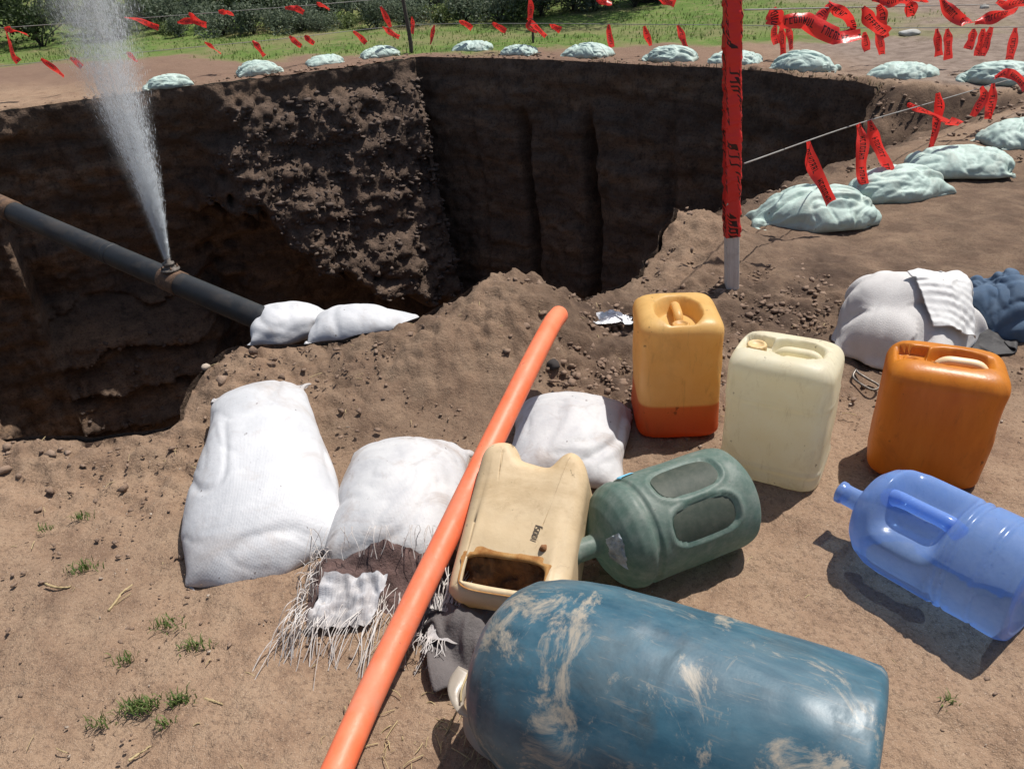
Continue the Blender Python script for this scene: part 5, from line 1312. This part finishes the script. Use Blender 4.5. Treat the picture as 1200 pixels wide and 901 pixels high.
def lumps(P, size, seed, flat=0.7, iv=IV, fc=IF, rough=0.42):
    r = np.random.default_rng(seed); n = len(P); m = len(iv)
    rad_ = 1 + rough * r.normal(0, 1, (n, m)).clip(-1.5, 1.5)
    a = r.uniform(0, 6.28, n); ca, sa_ = np.cos(a), np.sin(a)
    v = iv[None] * rad_[:, :, None] * np.stack([r.uniform(0.7, 1.4, n), r.uniform(0.6, 1.1, n), flat * r.uniform(0.6, 1.1, n)], 1)[:, None, :]
    x = v[..., 0] * ca[:, None] - v[..., 1] * sa_[:, None]; y = v[..., 0] * sa_[:, None] + v[..., 1] * ca[:, None]
    v = np.stack([x, y, v[..., 2]], 2) * np.asarray(size)[:, None, None] + P[:, None, :]
    return v.reshape(-1, 3), (np.arange(n)[:, None, None] * m + fc[None]).reshape(-1, 3)
def on_ground(x, y, up=0.0):
    return np.stack([x, y, g_smooth(x, y) + up], 1)
r_ = np.random.default_rng(123)
cl = []
def scat(n, fx, fy, s0, s1, pw):
    x, y = fx(n), fy(n)
    ok = ~inside(np.stack([x, y], 1), RIM); cl.append((x[ok], y[ok], (s0 + (s1 - s0) * r_.random(ok.sum()) ** pw)))
ri = r_.integers(0, nS, 2400); rr_o = -0.045 - np.abs(r_.normal(0, 0.16, 2400))
keepn = (RIM[ri, 1] < 8) | (r_.random(2400) < 0.6)
P_ = RIM[ri] + RN[ri] * rr_o[:, None]; P_ = P_[keepn]
cl.append((P_[:, 0], P_[:, 1], (0.004 + 0.016 * r_.random(len(P_)) ** 3.5) * np.where(P_[:, 1] > 7, 1.6, 1.0)))
scat(1500, lambda n: r_.normal(1.05, 0.42, n), lambda n: r_.normal(2.98, 0.28, n), 0.003, 0.015, 3)
scat(1100, lambda n: r_.normal(0.38, 0.18, n), lambda n: r_.normal(2.55, 0.25, n), 0.003, 0.016, 3)
scat(180, lambda n: r_.normal(-0.3, 0.4, n), lambda n: r_.normal(2.55, 0.22, n), 0.003, 0.013, 3)
scat(1500, lambda n: r_.uniform(1.2, 5.0, n), lambda n: r_.uniform(4.9, 8.0, n), 0.005, 0.03, 3.5)
scat(4200, lambda n: r_.uniform(-2.0, 2.4, n), lambda n: r_.uniform(0.6, 3.2, n), 0.002, 0.008, 3)
X = np.concatenate([c[0] for c in cl]); Y = np.concatenate([c[1] for c in cl]); Sz = np.concatenate([c[2] for c in cl])
v, f = lumps(on_ground(X, Y, 0.0) + np.stack([0 * X, 0 * X, 0.3 * Sz], 1), Sz, 5)
o = obj('loose_clods', mesh_np('loose_clods', v, f, smooth=False), M['clod']); o['kind'] = 'stuff'
# rubble clinging to the collapsed part of the far left wall
pk = np.where(WALL_LUMP > 0.6)[0]; pk = r_.choice(pk, 3200); pk2 = np.where(WALL_TERR > 0.62)[0]; pk2 = r_.choice(pk2, 700)
pk = np.concatenate([pk, pk2]); sz = 0.009 + 0.038 * r_.random(len(pk)) ** 3.5
v, f = lumps(WALL_V[pk] + r_.normal(0, 0.012, (len(pk), 3)) + np.array([0, 0.012, -0.01]), sz, 15, 0.8, rough=0.55)
M['rubble'] = mat_simple('wall_rubble', (0.150, 0.108, 0.085), 0.95, (0.075, 0.054, 0.043), 2.5, bump=0.6, bscale=60)
o = obj('wall_rubble', mesh_np('wall_rubble', v, f, smooth=False), M['rubble']); o['kind'] = 'stuff'
# pale grit
x = r_.uniform(-1.9, 1.6, 260); y = r_.uniform(0.7, 2.4, 260); sz = 0.002 + 0.004 * r_.random(260) ** 2
okp = ~inside(np.stack([x, y], 1), RIM) & (gdist(np.stack([x, y], 1), RIM0) > 0.15); x, y, sz = x[okp], y[okp], sz[okp]
M['pebble'] = mat_simple('pale_pebble', (0.44, 0.37, 0.30), 0.85, (0.30, 0.235, 0.18), 9, bump=0.4)
v, f = lumps(on_ground(x, y, 0.002), sz, 8); o = obj('pale_pebbles', mesh_np('pale_pebbles', v, f), M['pebble']); o['kind'] = 'stuff'
def stone(px, py, size, label, mat, z=0.0, flat=0.6):
    g = gp(px, py, z); v, f = lumps(np.zeros((1, 3)), np.array([size]), int(px), flat, IV2, IF2, 0.12); v = v - [0, 0, 0]
    v *= (1 + 0.10 * fbm(v / size * 2.0, 3, 0.6, int(px)))[:, None]
    o = obj('stone', mesh_np('stone', v, f), mat); o.location = (g[0], g[1], gz(g[0], g[1]) + size * flat * 0.4); subsurf(o)
    return tag(o, label, 'stone')
M['palestone'] = mat_simple('pale_stone', (0.46, 0.47, 0.45), 0.85, (0.33, 0.32, 0.29), 12, bump=0.6)
stone(1065, 42, 0.10, 'pale stone lying on the grey mud beyond the oblong far sandbag', M['palestone'])
stone(1153, 12, 0.08, 'pale stone on the bare ground at the top right', M['palestone'])
stone(243, 437, 0.022, 'buff stone in the small soil peak behind the big white sack', M['pebble'], 0.10)
stone(648, 424, 0.030, 'black clod beside the shadow of the orange hose', mat_simple('black_clod', (0.03, 0.024, 0.022), 0.9), 0.10)
# straw litter
parts = []
for k_ in range(330):
    if k_ < 150: x, y = r_.normal(-0.17, 0.13), r_.normal(1.10, 0.12)
    else: x, y = r_.uniform(-1.7, 1.6), r_.uniform(0.75, 3.0)
    if inside(np.array([[x, y]]), RIM)[0]: continue
    a_ = r_.uniform(0, 6.28); ln_ = r_.uniform(0.008, 0.05); c_ = np.array([x, y, gz(x, y) + 0.006])
    pp_ = np.array([c_ - ln_ / 2 * np.array([math.cos(a_), math.sin(a_), 0]), c_ + np.array([r_.normal(0, .003), r_.normal(0, .003), 0.003]), c_ + ln_ / 2 * np.array([math.cos(a_), math.sin(a_), r_.uniform(-.1, .1)])])
    parts.append(tube_np(spline(pp_, 5), r_.uniform(0.0006, 0.0014), 5, caps=False))
v, f = join_np(parts); o = obj('straw_litter', mesh_np('straw_litter', v, f), M['straw']); o['kind'] = 'stuff'
def twig(pts, r, label):
    base_ = np.array(gp(*pts[0], 0.0)); base_[2] = gz(base_[0], base_[1])
    P_ = np.array([np.array(gp(x, y, 0.0)) for x, y in pts]); P_[:, 2] = [gz(p[0], p[1]) + 0.006 for p in P_]
    q = np.linspace(0, 1, 20); v, f = tube_np(spline(P_, 20) - base_, r * (1.15 - 0.6 * q), 7)
    v += 0.0008 * np.random.default_rng(int(pts[0][0])).normal(0, 1, v.shape)
    o = obj('dry_twig', mesh_np('dry_twig', v, f), M['straw']); o.location = base_
    return tag(o, label, 'twig', 'dry twigs on the soil')
twig([(128, 717), (137, 706), (144, 696), (156, 687)], 0.0032, 'forked dry twig below the pointed corner of the big white sack')
twig([(54, 686), (66, 690), (80, 690), (84, 688)], 0.003, 'short pale dry twig near the left edge of the picture')
twig([(152, 893), (164, 885), (178, 876)], 0.0028, 'pale dry twig at the bottom edge, left of the hose')
twig([(240, 820), (252, 824), (262, 827)], 0.003, 'thin dry twig right of the lower grass tufts')
twig([(640, 272 + 470), (648, 744), (655, 748)], 0.001, 'x') if False else None
M['blade'] = mat_leaf('grass_blade', (0.060, 0.115, 0.025), (0.16, 0.20, 0.06), 0.3)
def blades(P, hgt, w, seed, spread=0.6):
    r = np.random.default_rng(seed); n = len(P)
    a = r.uniform(0, 6.28, n); d = np.stack([np.cos(a), np.sin(a), 0 * a], 1); s = np.stack([-np.sin(a), np.cos(a), 0 * a], 1)
    H_ = hgt * r.uniform(0.5, 1.2, n); b = r.uniform(0.1, 1.0, n) * spread
    p0 = P; p1 = P + d * (b * H_ * 0.35)[:, None] + np.array([0, 0, 1]) * (H_ * 0.65)[:, None]; p2 = P + d * (b * H_ * 1.1)[:, None] + np.array([0, 0, 1]) * (H_ * (1 - 0.35 * b))[:, None]
    w_ = (w * r.uniform(0.6, 1.3, n))[:, None]
    v = np.stack([p0 - s * w_, p0 + s * w_, p1 + s * w_ * 0.8, p1 - s * w_ * 0.8, p2], 1).reshape(-1, 3)
    k_ = np.arange(n)[:, None] * 5
    tone = np.repeat(r.random(n), 5)
    return v, [k_ + np.array([[0, 1, 2, 3]]), k_ + np.array([[3, 2, 4]])], tone
tl = {(97, 668): ('grass tuft left of the pointed corner of the big white sack', 70, 0.028), (95, 608): ('small grass tuft near the left edge below the pit', 40, 0.022), (197, 735): ('grass tuft below the corner of the big white sack', 60, 0.026),
      (228, 758): ('upright grass tuft, right of the middle pair on the bare soil', 60, 0.026), (144, 776): ('small lone grass tuft left of the middle of the bare soil', 36, 0.026), (165, 830): ('largest grass tuft, low on the bare soil at left', 170, 0.032),
      (212, 824): ('grass tuft touching the largest one on its right', 80, 0.022), (120, 848): ('grass tuft low and left of the largest one', 46, 0.026), (192, 850): ('tiny grass tuft under the largest one', 30, 0.018), (1114, 826): ('tiny grass tuft right of the blue drum', 20, 0.016), (54, 622): ('tiny tuft at the left edge beside the pit', 22, 0.018)}
for k_, ((px, py), (lab, n, sp)) in enumerate(tl.items()):
    g = gp(px, py, 0.0); P_ = np.stack([r_.normal(0, sp * 1.15, n), r_.normal(0, sp * 0.6, n), 0 * r_.random(n)], 1)
    v, f, tn = blades(P_ * 0.62, 0.024, 0.0015, 300 + k_, 1.0)
    o = obj('grass_tuft', mesh_np('grass_tuft', v, f, attrs=dict(tone=tn)), M['blade']); o.location = (g[0], g[1], gz(g[0], g[1]) + 0.003); tag(o, lab, 'grass tuft', 'grass tufts on the bare soil')
# meadow grass beyond the pit
n = 42000
x = r_.uniform(-14, 8, n); y = r_.uniform(11, 24, n); e_ = fbm(v3(x, y) * 0.9, 4, 0.6, 44)
gm = sstep(11.5, 12.2, y + 0.315 * x + 0.5 * e_) * sstep(6.6, 4.4, x - 0.12 * (y - 11) + 0.8 * e_)
ok = (r_.random(n) < gm * np.clip(0.5 + 0.9 * vnoise(v3(x, y) * 1.2, 77), 0.12, 1)) & ~inside(np.stack([x, y], 1), RIM)
v, f, tn = blades(on_ground(x[ok], y[ok]), 0.055, 0.006, 9, 1.0)
M['meadow'] = mat_leaf('meadow_grass', (0.070, 0.13, 0.024), (0.155, 0.21, 0.055), 0.3)
o = obj('meadow_grass', mesh_np('meadow_grass', v, f, attrs=dict(tone=tn)), M['meadow']); o['kind'] = 'stuff'
# dry grass fringe hanging on the far rim
ri = r_.integers(0, nS, 1500); okr = (RIM[ri, 1] > 7.5) & (RIM[ri, 0] > 1.2)
ri = ri[okr]; P_ = on_ground(RIM[ri, 0] - RN[ri, 0] * 0.02, RIM[ri, 1] - RN[ri, 1] * 0.02)
v, f, tn = blades(P_, 0.06, 0.004, 19, 1.6)
M['drygrass'] = mat_leaf('dry_grass', (0.14, 0.11, 0.06), (0.24, 0.20, 0.12), 0.2)
o = obj('rim_grass', mesh_np('rim_grass', v, f, attrs=dict(tone=tn)), M['drygrass']); o['kind'] = 'stuff'

# ------------------------------------------------------------------ shrubs and trees on the slope behind
M['leaf_dark'] = mat_leaf('dark_leaves', (0.022, 0.040, 0.016), (0.060, 0.090, 0.032))
M['leaf_hazed'] = mat_leaf('haze_greyed_leaves', (0.100, 0.135, 0.090), (0.190, 0.225, 0.155))  # mist haze put into the leaf colour: greyed and lightened
M['leaf_light'] = mat_leaf('light_green_leaves', (0.085, 0.130, 0.040), (0.190, 0.230, 0.090))
M['bark'] = mat_simple('dark_bark', (0.060, 0.048, 0.040), 0.9, (0.03, 0.025, 0.022), 12, bump=0.9, bscale=30)
def crown_np(rx, rz_, n, leaf, seed, lumps_=12, low=1.0):
    r = np.random.default_rng(seed)
    cc = np.stack([r.normal(0, rx * 0.45, lumps_), r.normal(0, rx * 0.4, lumps_), rz_ * low * (0.30 + 0.60 * r.uniform(0, 1, lumps_))], 1)
    cr = r.uniform(0.30, 0.55, lumps_) * rx
    w = r.integers(0, lumps_, n); d = r.normal(0, 1, (n, 3)); d /= np.linalg.norm(d, axis=1)[:, None]
    P = cc[w] + d * (cr[w] * r.random(n) ** 0.33)[:, None] * np.array([1, 1, 0.85])
    P[:, 2] = np.maximum(P[:, 2], 0.03 + 0.1 * r.random(n))
    a = r.normal(0, 1, (n, 3)); a /= np.linalg.norm(a, axis=1)[:, None]; b = np.cross(a, r.normal(0, 1, (n, 3))); b /= np.linalg.norm(b, axis=1)[:, None]
    l = (leaf * r.uniform(0.6, 1.4, n))[:, None]
    v = np.stack([P - a * l, P + b * l * 0.45, P + a * l, P - b * l * 0.45], 1).reshape(-1, 3)
    return v, np.arange(n * 4).reshape(n, 4), np.repeat(np.clip(r.normal(0.5, 0.28, n), 0, 1), 4), cc
def plant_mesh(rx, rz_, n, leaf, seed, mat, stem=0.02):
    v, f, tn, cc = crown_np(rx, rz_, n, leaf, seed)
    cm = mesh_np('crown', v, f, smooth=False, attrs=dict(tone=tn)); cm.materials.append(mat)
    parts = [tube_np(spline(np.array([[0, 0, -0.1], c * np.array([0.25, 0.25, 0.35]), c * 0.8, c]), 8), np.linspace(stem, stem * 0.35, 8), 6) for c in cc]
    v, f = join_np(parts); tm = mesh_np('stems', v, f); tm.materials.append(M['bark'])
    return cm, tm
PM = {'teal0': plant_mesh(0.85, 0.95, 1500, 0.055, 1, M['leaf_hazed']), 'teal1': plant_mesh(1.1, 0.8, 1700, 0.055, 2, M['leaf_hazed']), 'light0': plant_mesh(0.7, 0.6, 1300, 0.05, 3, M['leaf_light']),
      'dark0': plant_mesh(1.0, 1.15, 2000, 0.06, 4, M['leaf_dark']), 'tree': plant_mesh(2.1, 3.0, 6000, 0.075, 5, M['leaf_dark'], 0.06)}
def plant(kind, x, y, sc, rot, name, label, cat, group):
    t = thing(name, label, cat, (x, y, gz(x, y) - 0.02), rz(rot), group); t.scale = (sc, sc, sc)
    cm, tm = PM[kind]
    obj('crown', cm, None, t); obj('trunk' if cat == 'tree' else 'stems', tm, None, t)
plant('tree', -10.2, 17.9, 1.0, 10, 'leafy_tree', 'dark leafy tree at the top left corner left of the water jet', 'tree', 'trees on the slope')
plant('dark0', -8.6, 16.9, 0.75, 80, 'low_shrub', 'dark low shrub at the foot of the top left tree', 'shrub', 'shrubs on the slope')
plant('dark0', -11.6, 19.5, 1.2, 200, 'low_shrub', 'dark shrub at the left edge beside the tree', 'shrub', 'shrubs on the slope')
CN = {'teal': 'haze-greyed', 'light': 'light green', 'dark': 'dark green'}
AN = [(150, 'the water jet'), (197, 'the leftmost far sandbag'), (305, 'the second far sandbag'), (381, 'the third far sandbag'), (445, 'the fourth far sandbag'), (482, 'the thin dark stake'), (554, 'the fifth far sandbag'), (609, 'the flat far sandbag'), (689, 'the plump far sandbag'), (785, 'the sandbag left of the post'), (943, 'the sandbag right of the post')]
rs = np.random.default_rng(31)
seen = set()
cand = []
for row, (n_row, back, s0, s1) in enumerate(((22, 0.0, 0.36, 0.62), (18, 1.1, 0.5, 0.85), (12, 3.0, 0.6, 0.95), (9, 5.0, 0.8, 1.2))):
    for k_ in range(n_row):
        px = np.interp(k_ + rs.uniform(-0.35, 0.35), [0, n_row - 1], [125, 800])
        b_ = gp(px, np.interp(px, [120, 250, 400, 550, 700, 830], [47, 43, 37, 29, 17, 4]), 0.0)
        X_ = b_[0] * (1 + back * 0.06); Y_ = b_[1] + back + rs.uniform(-0.25, 0.25)
        kd = rs.choice(['teal0', 'teal1', 'light0', 'dark0'], p=[0.36, 0.32, 0.18, 0.14])
        cand.append((row, px, kd, X_, Y_, rs.uniform(s0, s1), rs.uniform(0, 360)))
ROWN = ['at the slope foot', 'low on the slope', 'midway up the slope', 'high on the slope']
for row, px, kd, X_, Y_, sc, ro in cand:
    if proj((X_, Y_, gz(X_, Y_) + 1.1 * sc))[1] > 20000 or proj((X_, Y_, gz(X_, Y_)))[1] < -45 * 0 - 6: 
        continue
    an = min(AN, key=lambda a: abs(a[0] - px)); side = 'just left of' if px < an[0] - 12 else ('just right of' if px > an[0] + 12 else 'straight above')
    lab = f'{CN[kd[:-1]]} shrub {ROWN[row]} {side[5:] if side.startswith("just") else "above"} {an[1]}'
    if lab in seen: lab = lab.replace(' shrub', ' smaller shrub')
    if lab in seen: continue
    seen.add(lab)
    plant(kd, X_, Y_, sc, ro, 'low_shrub', lab, 'shrub', 'shrubs on the slope')
def trunk(px, py, label, r, lean):
    g = np.array(gp(px, py, 0.0)); q = np.linspace(0, 1, 14)
    g[2] = gz(g[0], g[1])
    t = thing('tree', label, 'tree', g, None, 'trees on the slope')
    p = np.stack([lean * q + 0.06 * np.sin(q * 6), 0 * q, -0.2 + 3.0 * q], 1); v, f = tube_np(p, r * (1.3 - 0.6 * q + 0.5 * np.exp(-q * 14)), 12)
    obj('trunk', mesh_np('trunk', v, f), M['bark'], t)
    c = obj('crown', PM['tree'][0], None, t); c.location = (lean, 0, 2.2); c.scale = (0.8, 0.8, 0.7)
trunk(326, 14, 'tree whose dark trunk meets the top edge above the second far sandbag', 0.20, 0.2)
trunk(762, 9, 'tree whose dark trunk meets the top edge left of the taped post', 0.24, -0.3)
